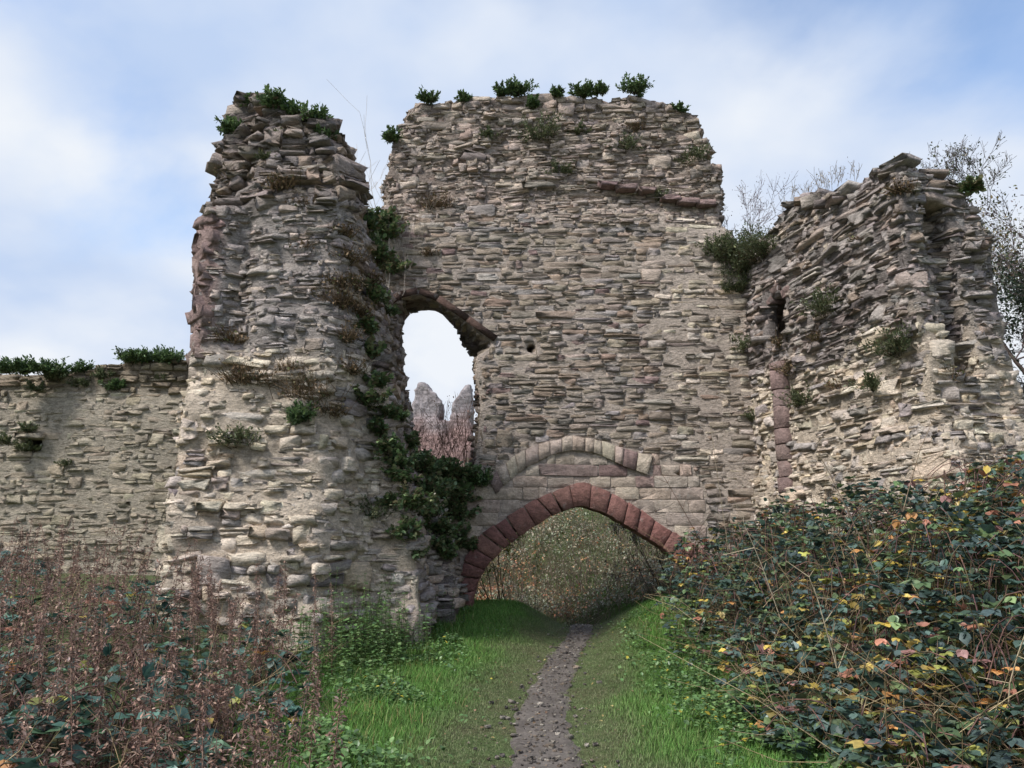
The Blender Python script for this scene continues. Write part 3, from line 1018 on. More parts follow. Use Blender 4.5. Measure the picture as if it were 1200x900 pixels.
lay(rs, right_sdf, R_LO, R_HI, courses(1.2, 8.6, lambda z: RNG.uniform(0.085, 0.145)), right_style, wave=0.12, seed=9)
fine_rubble(rs, right_sdf, R_LO, R_HI, 1.5, 8.4, lambda x, y, z: GREY if z > 4.6 else PALE, lambda x, y, z: not (abs((x - RA[0]) * RD[0] + (y - RA[1]) * RD[1] - niche[0]) < 0.34 and abs(z - niche[1]) < 0.5), 5)
for _i in range(50):
    _s = RNG.uniform(0.3, R_LEN - 0.1); _d = RNG.uniform(0.1, 1.2)
    _p = RA + RD * _s + RN * _d
    _zz = np.arange(5.5, 8.8, 0.02)
    _sd = right_sdf(np.full(_zz.shape, _p[0]), np.full(_zz.shape, _p[1]), _zz)
    if (_sd < 0).any():
        rs.add((_p[0], _p[1], _zz[_sd < 0].max() + 0.01), (-RN[0] + RNG.normal(0, .3), -RN[1] + RNG.normal(0, .3), 0), (RNG.uniform(.25, .5), RNG.uniform(.3, .5), RNG.uniform(.06, .13)), 'slab', GREY(), None, 0.18)
rs.build(right, 300)


def lathe_block(root, name, c, r, z0, z1, col, n=8, squash=1.0):
    base = np.array(root.location)
    a = np.linspace(0, 2 * math.pi, n, endpoint=False)
    ring = lambda z, k: np.c_[c[0] + np.cos(a) * r * k, c[1] + np.sin(a) * r * k * squash, np.full(n, z)]
    bv = 0.02
    v = np.r_[ring(z0, .93), ring(z0 + bv, 1), ring(z1 - bv, 1), ring(z1, .93)] + RNG.normal(0, 0.008, (4 * n, 3))
    q = [(k * n + i, k * n + (i + 1) % n, (k + 1) * n + (i + 1) % n, (k + 1) * n + i) for k in range(3) for i in range(n)]
    v = np.r_[v, [[c[0], c[1], z0]], [[c[0], c[1], z1]]]
    t = [(i, 4 * n, (i + 1) % n) for i in range(n)] + [(3 * n + i, 3 * n + (i + 1) % n, 4 * n + 1) for i in range(n)]
    o = obj(name, mesh_from(name, v - base, [np.array(q), np.array(t)], M_DRESSED), root)
    o.color = (*[float(k) for k in col], 1)


# pink wall shaft below the niche, block by block
_s0, _zt, _pt = on_inner(916, 425); _s1, _zb, _pb = on_inner(924, 545)
_z = _zb - 0.5
while _z < _zt:
    _h = RNG.uniform(0.26, 0.44)
    _k = (_z - _zb) / (_zt - _zb)
    _p = _pb * (1 - _k) + _pt * _k - RN * 0.02
    lathe_block(right, 'shaft_block', (_p[0] + RNG.normal(0, .01), _p[1]), 0.21, _z, min(_z + _h, _zt) - 0.008, PINK() * 0.92)
    _z += _h
for _dx, _w in ((-0.26, 0.26), (0.02, 0.28), (0.30, 0.26)):       # hood stones over the niche
    _p = RA + RD * (niche[0] + _dx) + RN * 0.12
    _m = Stones(); _m.add((_p[0], _p[1], niche[1] + 0.55 - 0.5 * abs(_dx - 0.02)), (-RN[0], -RN[1], 0), (_w, 0.3, 0.17), 'rubble', PINK() * 0.85, M_DRESSED, 0.1)
    _m.build(right, 1, 'niche_hood_stone')

# ------------------------------------------------------------------ curtain wall
YC = 16.9
curt_poly = xz([(-260, 900), (-260, 430), (-150, 438), (-60, 440), (0, 441), (30, 437), (60, 436), (90, 436), (120, 428), (150, 424), (180, 422), (200, 422), (230, 420), (262, 420), (262, 900)], YC)
chole = at(37, 521, YC)


def curt_sdf(x, y, z):
    d2 = sdpoly(x, z, curt_poly) + 0.06 * fbm(x, y, z, 2.2, 3, 61)
    fr = YC + 0.16 * S(4.3, 5.4, z) * (0.4 + 0.6 * fbm(x, 1, z, 2, 3, 66)) + 0.05 * fbm(x, 0, z, 1.5, 3, 62) + 0.04 * fbm(x * .4, 0, z * 3, 1, 2, 63)
    d = np.maximum(np.maximum(d2, fr - y), y - YC - 1.2)
    hl = np.maximum(np.maximum(np.abs(x - chole[0]) - 0.19, np.abs(z - chole[2]) - 0.13), y - YC - 0.8)
    return np.maximum(d, -hl)


curtain = thing('curtain_wall', 'long low pale coursed rubble wall with a small square hole and plants along its top', 'wall', (-9.0, YC + 0.5, 0.5))
C_LO, C_HI = (-16.6, 16.3, -0.5), (-5.0, 18.6, 6.2)


def curt_col(v):
    a, b = s2l(166, 156, 134), s2l(118, 106, 86)
    k = S(4.6, 5.4, v[:, 2])[:, None]
    return (a * (1 - k) + b * k) * (1 + 0.15 * fbm(v[:, 0], v[:, 1], v[:, 2], 1.2, 3, 64))[:, None]


wall_body(curtain, curt_sdf, C_LO, C_HI, 0.09, curt_col)
cs_ = Stones()


def curt_style(x, y, z):
    if x < -14.2:
        return None
    if z > 4.9 + 0.2 * float(vnoise(x, 0, 0, 6)):
        return dict(w=0.28, ws=0.4, kind='rubble', col=CURT_D, proj=0.04, ps=0.04, gap=0.12, hs=0.2, tilt=0.08, depth=0.28, split=0.2, big=0.08, skip=0.08)
    return dict(w=0.30, ws=0.45, kind='rubble' if RNG.random() < .6 else 'slab', col=CURT, proj=0.010, ps=0.012, gap=0.07, hs=0.15, tilt=0.05, split=0.25, big=0.06, skip=0.10)


def curt_mask(x, z):
    return ~((np.abs(x - chole[0]) < 0.2) & (np.abs(z - chole[2]) < 0.15))


lay(cs_, curt_sdf, C_LO, C_HI, courses(1.0, 5.9, lambda z: RNG.uniform(0.10, 0.16)), curt_style, wave=0.08, seed=13, mask=grid_mask(curt_mask, -17, -4, 0, 7))
cs_.add((chole[0] - 0.02, YC - 0.02, chole[2] + 0.18), (0, -1, 0), (0.55, 0.3, 0.12), 'slab', CURT(), None, 0.02)
cs_.build(curtain, 300)

# ------------------------------------------------------------------ far keep on the mound
YK = 56.0
keep_poly = xz([(430, 640), (452, 520), (470, 495), (478, 482), (486, 462), (489, 446), (497, 447), (506, 460), (516, 470), (517, 480), (514, 494), (528, 494), (530, 475), (540, 458), (553, 448), (554, 470), (553, 520), (553, 640)], YK)
M_KEEP, _nt, _b = new_mat('far_masonry', 0.95, 0.1)
_g = N(_nt.nodes, 'ShaderNodeNewGeometry')
_mp = N(_nt.nodes, 'ShaderNodeMapping'); _mp.inputs['Rotation'].default_value = (math.pi / 2, 0, 0)
_nt.links.new(_g.outputs['Position'], _mp.inputs['Vector'])
_br = N(_nt.nodes, 'ShaderNodeTexBrick'); _br.inputs['Scale'].default_value = 1.0
_br.inputs['Brick Width'].default_value = 0.62; _br.inputs['Row Height'].default_value = 0.24; _br.inputs['Mortar Size'].default_value = 0.03
_br.inputs['Color1'].default_value = (0.85, 0.85, 0.85, 1); _br.inputs['Color2'].default_value = (1.15, 1.12, 1.1, 1); _br.inputs['Mortar'].default_value = (0.85, 0.84, 0.82, 1)
_nt.links.new(_mp.outputs[0], _br.inputs['Vector'])
_c = mixc(_nt, 1, attr_color(_nt), _br.outputs['Color'], 'MULTIPLY')
_f = noise(_nt, 2.6, 8, 0.75)
_c = mixc(_nt, 1, _c, gray(_nt, rng_node(_nt, _f, 0.3, 0.7, 0.5, 1.45)), 'MULTIPLY')
_nt.links.new(_c, _b.inputs['Base Color'])
bump(_nt, _b, _f, 1.0, 0.3)


def keep_sdf(x, y, z):
    return np.maximum(sdpoly(x, z, keep_poly) + 0.34 * fbm(x, y, z, 1.5, 3, 71), np.abs(y - YK - 1.1) - 1.1 + 0.25 * fbm(x, y, z, 0.8, 3, 72))


keep = thing('keep_ruin', 'distant ruined keep with two jagged spikes of wall seen through the window', 'ruin', (-6.2, YK + 1, 6.8))
_klo = (keep_poly[0][0] - 1, YK - 1, 4.0); _khi = (-2.0, YK + 3.5, 14.6)


def keep_col(v):
    k = S(10.9, 8.9, v[:, 2] + 1.6 * fbm(v[:, 0], v[:, 1], v[:, 2], .6, 3, 73))[:, None]
    return s2l(146, 139, 134) * (1 - k) + s2l(156, 130, 120) * k


wall_body(keep, keep_sdf, _klo, _khi, 0.16, keep_col, 'masonry', M_KEEP)


# ------------------------------------------------------------------ ray hits on the masonry, for rooting plants
SDFS = {'gate': gate_sdf, 'left': left_sdf, 'right': right_sdf, 'curtain': curt_sdf,
        'corner': lambda x, y, z: np.minimum(left_sdf(x, y, z), gate_sdf(x, y, z))}


def hit(px, py, which):
    d = ray(px, py); d = d / np.linalg.norm(d)
    ts = np.arange(8.5, 20, 0.03)
    P = CAMP + ts[:, None] * d
    v = SDFS[which](P[:, 0], P[:, 1], P[:, 2])
    k = np.argmax(v < 0)
    if v[k] < 0:
        return P[k]
    return P[np.argmin(v)]


# ------------------------------------------------------------------ plant geometry
LEAF_V = np.array([(0, 0, 0), (0, 0.42, -0.04), (0, 1, -0.10), (-0.30, 0.26, 0.05), (-0.33, 0.60, 0.05), (0.30, 0.26, 0.05), (0.33, 0.60, 0.05)])
LEAF_F = np.array([(0, 1, 3), (3, 1, 4), (4, 1, 2), (0, 5, 1), (5, 6, 1), (6, 2, 1)])
BLADE_V = np.array([(-0.5, 0, 0), (0.5, 0, 0), (-0.38, 0.12, 0.5), (0.38, 0.12, 0.5), (0, 0.42, 1.0)])
BLADE_F = np.array([(0, 1, 3), (0, 3, 2), (2, 3, 4)])


def frames(d, roll=None, flat=0.0):
    """local y along d; z roughly up"""
    d = d / (np.linalg.norm(d, axis=1)[:, None] + 1e-9)
    up = np.zeros_like(d); up[:, 2] = 1
    up = up + RNG.normal(0, 0.55, d.shape) * (1 - flat)
    x = np.cross(d, up); x /= np.linalg.norm(x, axis=1)[:, None] + 1e-9
    z = np.cross(x, d)
    return np.stack([x, d, z], 2)


def leaves_mesh(pos, d, size, cols, flat=0.3, aspect=1.0):
    n = len(pos)
    M = frames(d, flat=flat)
    lv = LEAF_V * np.array([aspect, 1, 1])
    v = np.einsum('nij,kj->nki', M, lv) * np.asarray(size)[:, None, None] + pos[:, None, :]
    f = LEAF_F[None] + (np.arange(n) * len(LEAF_V))[:, None, None]
    c = np.repeat(cols[:, None, :], len(LEAF_V), 1)
    return v.reshape(-1, 3), f.reshape(-1, 3), c.reshape(-1, 3)


def blades_mesh(pos, h, w, lean, cols):
    n = len(pos)
    a = RNG.uniform(0, 2 * math.pi, n)
    x = np.c_[np.cos(a), np.sin(a), np.zeros(n)]; y = np.c_[-np.sin(a), np.cos(a), np.zeros(n)]
    v = (x[:, None, :] * (BLADE_V[None, :, 0:1] * w[:, None, None]) + y[:, None, :] * (BLADE_V[None, :, 1:2] * (h * lean)[:, None, None])
         + np.array([0, 0, 1.0]) * BLADE_V[None, :, 2:3] * h[:, None, None]) + pos[:, None, :]
    f = BLADE_F[None] + (np.arange(n) * 5)[:, None, None]
    c = np.repeat(cols[:, None, :], 5, 1) * np.array([0.75, 0.75, 1, 1, 1.1])[None, :, None]
    return v.reshape(-1, 3), f.reshape(-1, 3), c.reshape(-1, 3)


def tubes_mesh(A, B, ra, rb, cols):
    A, B = np.asarray(A, float), np.asarray(B, float)
    n = len(A)
    d = B - A; d /= np.linalg.norm(d, axis=1)[:, None] + 1e-9
    ref = np.where(np.abs(d[:, 2:3]) < 0.9, np.array([[0, 0, 1.0]]), np.array([[1.0, 0, 0]]))
    x = np.cross(d, ref); x /= np.linalg.norm(x, axis=1)[:, None]
    y = np.cross(d, x)
    ra, rb = np.broadcast_to(ra, n), np.broadcast_to(rb, n)
    ring = [x * math.cos(t) + y * math.sin(t) for t in (0, 2.0944, 4.18879)]
    v = np.stack([A + r * ra[:, None] for r in ring] + [B + r * rb[:, None] for r in ring], 1)
    F = np.array([(0, 1, 4), (0, 4, 3), (1, 2, 5), (1, 5, 4), (2, 0, 3), (2, 3, 5)])
    f = F[None] + (np.arange(n) * 6)[:, None, None]
    c = np.repeat(np.broadcast_to(cols, (n, 3))[:, None, :], 6, 1)
    return v.reshape(-1, 3), f.reshape(-1, 3), c.reshape(-1, 3)


def merge(parts):
    vs, fs, cs, k = [], [], [], 0
    for v, f, c in parts:
        vs.append(v); fs.append(f + k); cs.append(c); k += len(v)
    return np.concatenate(vs), np.concatenate(fs), np.concatenate(cs)


def add_part(root, name, mats, parts, kind=None):
    v, f, c = merge(parts)
    b = np.array(root.location)
    if name not in ('trunk', 'crown', 'stalk'):
        kind = 'stuff'
    return obj(name, mesh_from(name, v - b, f, mats, c), root, kind=kind)


def pick(cols, n, var=0.2):
    A = np.array([s2l(*c) for c in cols])
    return A[RNG.integers(len(A), size=n)] * np.exp(RNG.normal(0, var, (n, 1)))


GREENS = [(94, 118, 76), (82, 106, 68), (108, 130, 82), (78, 98, 70)]
GREYGREEN = [(104, 114, 84), (92, 102, 72), (118, 120, 88), (80, 92, 64)]
DRYS = [(128, 108, 84), (112, 94, 74), (98, 82, 64), (144, 124, 98), (88, 84, 60)]
IVY = [(98, 122, 82), (84, 106, 74), (114, 134, 90), (128, 134, 98), (120, 112, 86)]
STRAW = [(176, 158, 122), (158, 138, 104), (140, 120, 92)]

PLANT_NAMES = {'green': 'wall_shrub', 'greygreen': 'wall_shrub', 'dry': 'dry_tuft', 'ivy': 'ivy_clump'}


def wall_plant(px, py, rpx, kind, which, label, group, push=0.0):
    p = hit(px, py + rpx * 0.35, which)
    dist = np.linalg.norm(p - CAMP)
    r = rpx / F_PX * dist * 1.05
    q_ = np.arange(0, 0.9, 0.02)
    v_ = SDFS[which](np.full(q_.shape, p[0]), np.full(q_.shape, p[1] + 0.06), p[2] - q_)
    if (v_ < 0.0).any():
        p = p - np.array([0, 0, q_[np.argmax(v_ < 0)]])
    p = p + np.array([0, 0.05, 0])
    t = thing(PLANT_NAMES[kind], label, 'ivy' if kind == 'ivy' else ('tuft' if kind == 'dry' else 'shrub'), p, group)
    out = np.array([0, -1.0, 0.25]) if which != 'right' else np.array([-RN[0], -RN[1] - 0.3, 0.25])
    ns = max(10, int(26 * (r / 0.25)))
    d = RNG.normal(0, 1, (ns, 3)); d[:, 2] = np.abs(d[:, 2]) * 1.0 + 0.35
    d = d / np.linalg.norm(d, axis=1)[:, None] + out * 0.35
    ln = r * RNG.uniform(0.55, 1.15, ns)
    A = np.repeat(p[None], ns, 0) + RNG.normal(0, r * 0.18, (ns, 3)) * np.array([1.4, 0.5, 0.3])
    B = A + d * ln[:, None] * np.array([1, 1, 0.8])
    if kind == 'dry':
        nb = int(140 * min(2.2, r / 0.22))
        q = A[RNG.integers(ns, size=nb)] + RNG.normal(0, r * .25, (nb, 3)) * np.array([1.4, .6, .4])
        e = RNG.normal(0, 1, (nb, 3)); e[:, 2] = np.abs(e[:, 2]) + 0.5; e /= np.linalg.norm(e, axis=1)[:, None]
        E = q + (e + out * 0.35) * (r * RNG.uniform(0.5, 1.2, nb))[:, None]
        E[:, 2] -= r * 0.15
        add_part(t, 'stems', M_DRY, [tubes_mesh(q, E, 0.006, 0.002, pick(DRYS, nb))])
        nl = nb
        f = RNG.uniform(0.3, 1, (nl, 1))
        add_part(t, 'foliage', M_DRY, [leaves_mesh(q * (1 - f) + E * f, RNG.normal(0, 1, (nl, 3)), RNG.uniform(.03, .06, nl), pick(DRYS + [(92, 96, 64)], nl), 0.2)])
        return t
    cols = {'green': GREENS, 'greygreen': GREYGREEN, 'ivy': IVY}[kind]
    add_part(t, 'stems', M_BARK, [tubes_mesh(A, B, 0.006, 0.003, pick([(92, 80, 62), (74, 70, 50)], ns))])
    per = 34 if kind == 'ivy' else 36
    if kind == 'greygreen':
        B = A + (B - A) * 1.25
    if kind == 'ivy':
        B = A + (B - A) * 1.3
    nl = ns * per
    k = np.repeat(np.arange(ns), per)
    f = RNG.uniform(0.25, 1.0, (nl, 1))
    P = A[k] * (1 - f) + B[k] * f + RNG.normal(0, r * 0.07, (nl, 3))
    D = (B - A)[k] / ln[k][:, None] + RNG.normal(0, 0.7, (nl, 3))
    sz = {'green': 0.075, 'greygreen': 0.055, 'ivy': 0.08}[kind] * RNG.uniform(0.6, 1.3, nl)
    add_part(t, 'foliage', M_LEAF, [leaves_mesh(P, D, sz, pick(cols, nl, 0.25), 0.3, 0.6 if kind != 'ivy' else 1.1)])
    return t


GH = ('leafy green plant rooted along the flat top of the tall gate wall', 'plants along the gate wall top')
for a in ((502, 112, 11), (545, 107, 9), (590, 107, 10), (607, 105, 15), (624, 106, 11), (654, 106, 9), (683, 106, 13), (703, 105, 9), (743, 102, 16), (793, 129, 9)):
    wall_plant(*a, 'green', 'gate', *GH)
wall_plant(458, 160, 12, 'green', 'gate', 'round green plant on the ragged left shoulder of the gate wall', None)
wall_plant(634, 158, 24, 'greygreen', 'gate', 'largest grey green bush hanging on the upper gate wall face', None)
GF = ('small grey green tuft on the rough upper face of the gate wall', 'tufts on the gate wall face')
for a in ((570, 160, 11), (657, 203, 16), (733, 172, 16), (815, 187, 16), (680, 155, 11), (775, 233, 13)):
    wall_plant(*a, 'greygreen', 'gate', *GF)
wall_plant(743, 150, 12, 'dry', 'gate', 'brown tuft high on the gate wall near its right end', None)
wall_plant(512, 238, 21, 'dry', 'gate', 'straw coloured dry grass tuft on the gate wall above the window', None)
wall_plant(503, 296, 10, 'dry', 'gate', 'small dark withered tuft just above the window arch', None)
wall_plant(560, 562, 21, 'green', 'gate', 'green shrub on the wall at the left end of the pale upper arch', None)

LT = ('dark green fern clump sprouting from the broken top of the tower stump', 'ferns on the tower stump top')
for a in ((275, 110, 14), (319, 122, 18), (366, 140, 20), (344, 130, 13), (300, 120, 9), (378, 158, 12)):
    wall_plant(*a, 'green', 'left', *LT)
LG = ('small green tuft among the dark slabs of the upper tower stump', 'tufts on the upper tower stump')
for a in ((300, 155, 9), (316, 187, 10), (335, 160, 9)):
    wall_plant(*a, 'greygreen', 'left', *LG)
LD = ('withered brown tuft clinging to the tower stump', 'dry tufts on the tower stump')
for a in ((285, 207, 17), (326, 215, 18), (355, 238, 12), (396, 350, 24), (265, 395, 18), (285, 440, 22), (360, 455, 30), (340, 430, 18), (395, 330, 16), (355, 290, 12), (310, 445, 18), (405, 300, 18), (412, 330, 18), (402, 392, 18), (418, 362, 18), (428, 325, 16), (400, 270, 14), (405, 430, 18), (385, 480, 18)):
    wall_plant(*a, 'dry', 'left', *LD)
wall_plant(280, 517, 24, 'greygreen', 'left', 'round grey green bush on the lower face of the tower stump', None)
wall_plant(348, 487, 25, 'green', 'left', 'dark green bush on a ledge halfway up the tower stump', None)
wall_plant(437, 600, 26, 'greygreen', 'left', 'bright mossy bush low on the inner corner of the tower stump', None)
LI = ('dark ivy clump in the corner between tower stump and gate wall', 'ivy clumps in the left corner')
for a in ((428, 240, 15), (440, 258, 18), (452, 275, 20), (438, 300, 22), (456, 315, 20), (436, 345, 18), (448, 360, 14), (425, 385, 14), (430, 415, 15), (438, 450, 16), (425, 468, 22), (455, 488, 16),
          (440, 505, 18), (472, 520, 16), (490, 545, 22), (470, 560, 16), (505, 575, 22), (520, 555, 18), (525, 600, 22), (510, 620, 20), (535, 630, 18), (520, 585, 22), (540, 605, 16), (505, 545, 20), (530, 575, 20), (545, 640, 12), (478, 590, 20), (500, 600, 22), (515, 640, 18), (485, 650, 14), (466, 540, 18), (452, 525, 16), (540, 585, 16), (490, 600, 18), (475, 625, 18), (520, 650, 16), (462, 590, 12)):
    w = 'corner'
    lb = 'dark ivy clump hanging in the corner above the broken window' if a[1] < 365 else (
        'dark ivy clump on the tower stump level with the broken window' if a[1] < 500 else 'dark ivy clump below the window, above the left foot of the red arch')
    wall_plant(*a, 'ivy', w, lb, LI[1])

wall_plant(850, 300, 22, 'greygreen', 'gate', 'green bush where the gate wall meets the passage wall', None)
RBU = ('bushy growth filling the notch between gate wall and passage wall', 'bushes in the right notch')
for a in ((875, 285, 26), (893, 296, 28), (870, 318, 24), (862, 338, 15), (905, 290, 18), (845, 290, 18), (882, 335, 16)):
    wall_plant(*a, 'greygreen', 'gate' if a[0] < 890 else 'right', *RBU)
wall_plant(885, 300, 24, 'dry', 'gate', 'brown withered bush in the notch beside the passage wall', None)
wall_plant(872, 407, 18, 'greygreen', 'gate', 'dark round bush on the gate wall beside the niche', None)
wall_plant(890, 491, 15, 'greygreen', 'gate', 'dark bush beside the pink shaft low on the gate wall', None)
wall_plant(975, 360, 26, 'greygreen', 'right', 'mossy green bush on the passage wall right of the niche', None)
wall_plant(1060, 407, 26, 'greygreen', 'right', 'pale grey green bush low on the broken end of the passage wall', None)
wall_plant(945, 470, 20, 'greygreen', 'right', 'grey green bush just right of the pink shaft', None)
wall_plant(1060, 220, 14, 'dry', 'right', 'dry brown tuft near the top of the passage wall', None)
wall_plant(1144, 219, 9, 'ivy', 'right', 'dark moss cushion on the top corner of the passage wall', None)
wall_plant(1030, 452, 18, 'greygreen', 'right', 'yellow green moss patch on a ledge of the passage wall', None)
RG = ('small dry tuft on the lower face of the passage wall', 'dry tufts on the passage wall')
for a in ((930, 432, 14), (965, 395, 12), (1010, 280, 10), (920, 400, 12), (985, 450, 12), (1120, 440, 14)):
    wall_plant(*a, 'dry', 'right', *RG)

CT = ('green plant growing along the top of the low curtain wall', 'plants along the curtain wall top')
for a in ((5, 432, 14), (25, 432, 14), (45, 430, 12), (62, 434, 14), (92, 430, 12), (155, 416, 17), (170, 416, 14), (197, 420, 18), (190, 415, 12), (140, 416, 10)):
    wall_plant(*a, 'green', 'curtain', *CT)
CF = ('small round tuft on the face of the low curtain wall', 'tufts on the curtain wall face')
for a in ((60, 440, 13), (98, 450, 10), (122, 440, 11), (40, 455, 8), (190, 443, 7), (33, 503, 8), (35, 524, 10), (78, 545, 7), (6, 517, 8)):
    wall_plant(*a, 'greygreen', 'curtain', *CF)


# ------------------------------------------------------------------ bare twigs and saplings
def branch(segs, tips, p, d, L, r, depth, spread, upb=0.15, nseg=3):
    for i in range(nseg):
        d2 = d + RNG.normal(0, 0.13, 3) + np.array([0, 0, upb * 0.3]); d2 /= np.linalg.norm(d2)
        q = p + d2 * L / nseg
        r2 = r * 0.85
        segs.append((p, q, r, r2))
        if depth > 0 and (i > 0 or depth < 2):
            for _ in range(RNG.integers(1, 3)):
                e = d2 + RNG.normal(0, spread, 3) + np.array([0, 0, upb]); e /= np.linalg.norm(e)
                branch(segs, tips, q, e, L * RNG.uniform(0.45, 0.75), r2 * 0.6, depth - 1, spread, upb, nseg)
        p, d, r = q, d2, r2
    tips.append(p)


def twig_shrub(name, label, cat, base, stems, height, col, leaf=None, nleaf=0, spread=0.5, r0=0.012, depth=3, lean=(0, 0, 1), group=None, base_sp=0.1, leaf_size=.05):
    t = thing(name, label, cat, base, group)
    segs, tips = [], []
    for i in range(stems):
        d = np.array(lean, float) + RNG.normal(0, 0.28, 3) * np.array([1, 1, 0.2]); d /= np.linalg.norm(d)
        branch(segs, tips, np.array(base) + RNG.normal(0, base_sp, 3) * np.array([1, 1, 0]), d, height * RNG.uniform(0.55, 0.9), r0, depth, spread)
    A = np.array([s[0] for s in segs]); B = np.array([s[1] for s in segs])
    ra = np.maximum(np.array([s[2] for s in segs]), 0.0035); rb = np.maximum(np.array([s[3] for s in segs]), 0.0028)
    add_part(t, 'branches', M_BARK, [tubes_mesh(A, B, ra, rb, pick([col], len(A), 0.12))])
    if nleaf:
        k = RNG.integers(len(A), size=nleaf)
        k = k[ra[k] < r0 * 0.6] if (ra < r0 * .6).sum() > 10 else k
        P = B[k] + RNG.normal(0, 0.05, (len(k), 3))
        add_part(t, 'leaves', M_LEAF, [leaves_mesh(P, RNG.normal(0, 1, (len(k), 3)), leaf_size * RNG.uniform(.6, 1.3, len(k)), pick(leaf, len(k), 0.25), 0.3, 0.8)])
    return t


_b0 = hit(452, 335, 'gate') - np.array([0, 0.25, 0.1])
twig_shrub('bare_sapling', 'pale leafless sapling in the corner between tower stump and gate wall', 'sapling', _b0 + np.array([0, 0.1, -0.1]), 4, 2.6, (176, 168, 158), spread=0.32, r0=0.011, depth=2, lean=(0.02, 0, 1))
_b0 = hit(470, 350, 'gate')
twig_shrub('bare_sapling', 'thin pale twigs leaning beside the window arch', 'twigs', _b0 + np.array([0, -0.1, 0]), 4, 1.3, (150, 140, 128), spread=0.35, r0=0.008, depth=2, lean=(0.25, 0, 1))
_b0 = hit(880, 290, 'gate')
twig_shrub('twiggy_shrub', 'mauve leafless shrub standing in the notch above the passage wall', 'shrub', _b0 + np.array([0, 0.3, -0.1]), 6, 1.15, (122, 108, 112), leaf=[(120, 112, 118), (140, 132, 120)], nleaf=420, spread=0.45, r0=0.009, depth=3, leaf_size=0.035)
for _px, _h, _n in ((1092, 0.6, 6), (1120, 0.85, 7), (1148, 0.7, 6), (1075, 0.45, 4)):
    _b0 = hit(_px, 222, 'right')
    twig_shrub('twiggy_shrub', 'thin twiggy shrub with few leaves on top of the passage wall end', 'shrub', _b0 + np.array([0.1, 0.45, -0.05]), _n, _h * 0.85, (98, 90, 88), leaf=[(84, 92, 66), (98, 104, 76), (110, 104, 90)], nleaf=260, spread=0.5, r0=0.007, depth=3, group='shrubs on the passage wall end', base_sp=0.2, leaf_size=0.045)
for _px, _h in ((925, 0.28), (945, 0.33), (965, 0.36), (985, 0.3)):
    _b0 = hit(_px, 240 - (_px - 925) * 0.55, 'right')
    twig_shrub('grass_sprig', 'wispy dry sprig along the sloping top of the passage wall', 'sprig', _b0 + np.array([0.05, 0.15, -0.03]), 9, _h, (132, 122, 108), leaf=[(150, 140, 120)], nleaf=40, spread=0.4, r0=0.004, depth=1, group='sprigs on the passage wall top', base_sp=0.12, leaf_size=0.03)


def tree(label, x, y, height, crown_z0, crown_r, cols, nl, group):
    z = float(ground(x, y))
    t = thing('bushy_tree', label, 'tree', (x, y, z), group)
    segs, tips = [], []
    base = np.array([x, y, z - 0.05])
    p, d, r = base, np.array([0, 0, 1.0]), 0.11
    n = 9
    for i in range(n):
        d = d + RNG.normal(0, 0.1, 3); d /= np.linalg.norm(d)
        q = p + d * height * 0.8 / n
        segs.append((p, q, r, r * 0.87))
        if i > 1:
            for _ in range(3):
                e = RNG.normal(0, 1, 3); e[2] = abs(e[2]) * 0.7 + 0.2; e /= np.linalg.norm(e)
                branch(segs, tips, q, e, crown_r * RNG.uniform(0.6, 1.1), r * 0.45, 3 if i > 3 else 2, 0.5)
        p, r = q, r * 0.87
    A = np.array([s[0] for s in segs]); B = np.array([s[1] for s in segs])
    ra = np.maximum([s[2] for s in segs], 0.004); rb = np.maximum([s[3] for s in segs], 0.003)
    big = ra > 0.03
    add_part(t, 'trunk', M_BARK, [tubes_mesh(A[big], B[big], ra[big], rb[big], pick([(86, 76, 70)], big.sum(), 0.1))])
    add_part(t, 'branches', M_BARK, [tubes_mesh(A[~big], B[~big], ra[~big], rb[~big], pick([(92, 80, 80), (104, 92, 90)], (~big).sum(), 0.1))])
    k = RNG.integers(len(B), size=nl)
    P = B[k] + RNG.normal(0, 0.14, (nl, 3))
    add_part(t, 'crown', M_LEAF, [leaves_mesh(P, RNG.normal(0, 1, (nl, 3)), 0.058 * RNG.uniform(.6, 1.5, nl), pick(cols, nl, 0.25), 0.3, 0.8)])


tree('half bare autumn tree standing behind the passage wall end', 10.6, 13.8, 5.7, 2, 1.3, [(96, 98, 60), (78, 88, 56), (128, 112, 70), (112, 98, 96)], 3000, 'trees behind the passage wall')
tree('dark green bushy tree low behind the passage wall end', 10.0, 12.6, 4.6, 1, 1.3, [(46, 60, 46), (56, 70, 50), (64, 76, 54)], 14000, None)
tree('half bare autumn tree standing behind the passage wall end', 12.2, 15.5, 6.3, 2, 1.4, [(96, 98, 60), (110, 100, 66), (112, 98, 96)], 3000, 'trees behind the passage wall')

# twigs growing in the window sill
for _px in (470, 480, 500, 515, 535, 545, 490, 525):
    _p = at(_px, 556 + RNG.uniform(-8, 8), YW + RNG.uniform(0.3, 1.2))
    twig_shrub('dead_stalk', 'reddish brown dead stalks growing on the broken window sill', 'dead stalks', _p, 7, RNG.uniform(0.8, 1.5), (122, 96, 84), leaf=[(128, 96, 82), (112, 84, 72)], nleaf=90, spread=0.3, r0=0.006, depth=1, group='dead stalks on the window sill', base_sp=0.15, leaf_size=0.04)
SILL = ('dark green ivy mound covering the broken window sill', 'ivy mounds on the window sill')
for a in ((470, 535, 18), (490, 545, 18), (510, 550, 18), (530, 553, 16), (545, 558, 14)):
    p = at(a[0], a[1] + 8, YW + 0.5)
    wall_plant(*a, 'ivy', 'gate', *SILL)

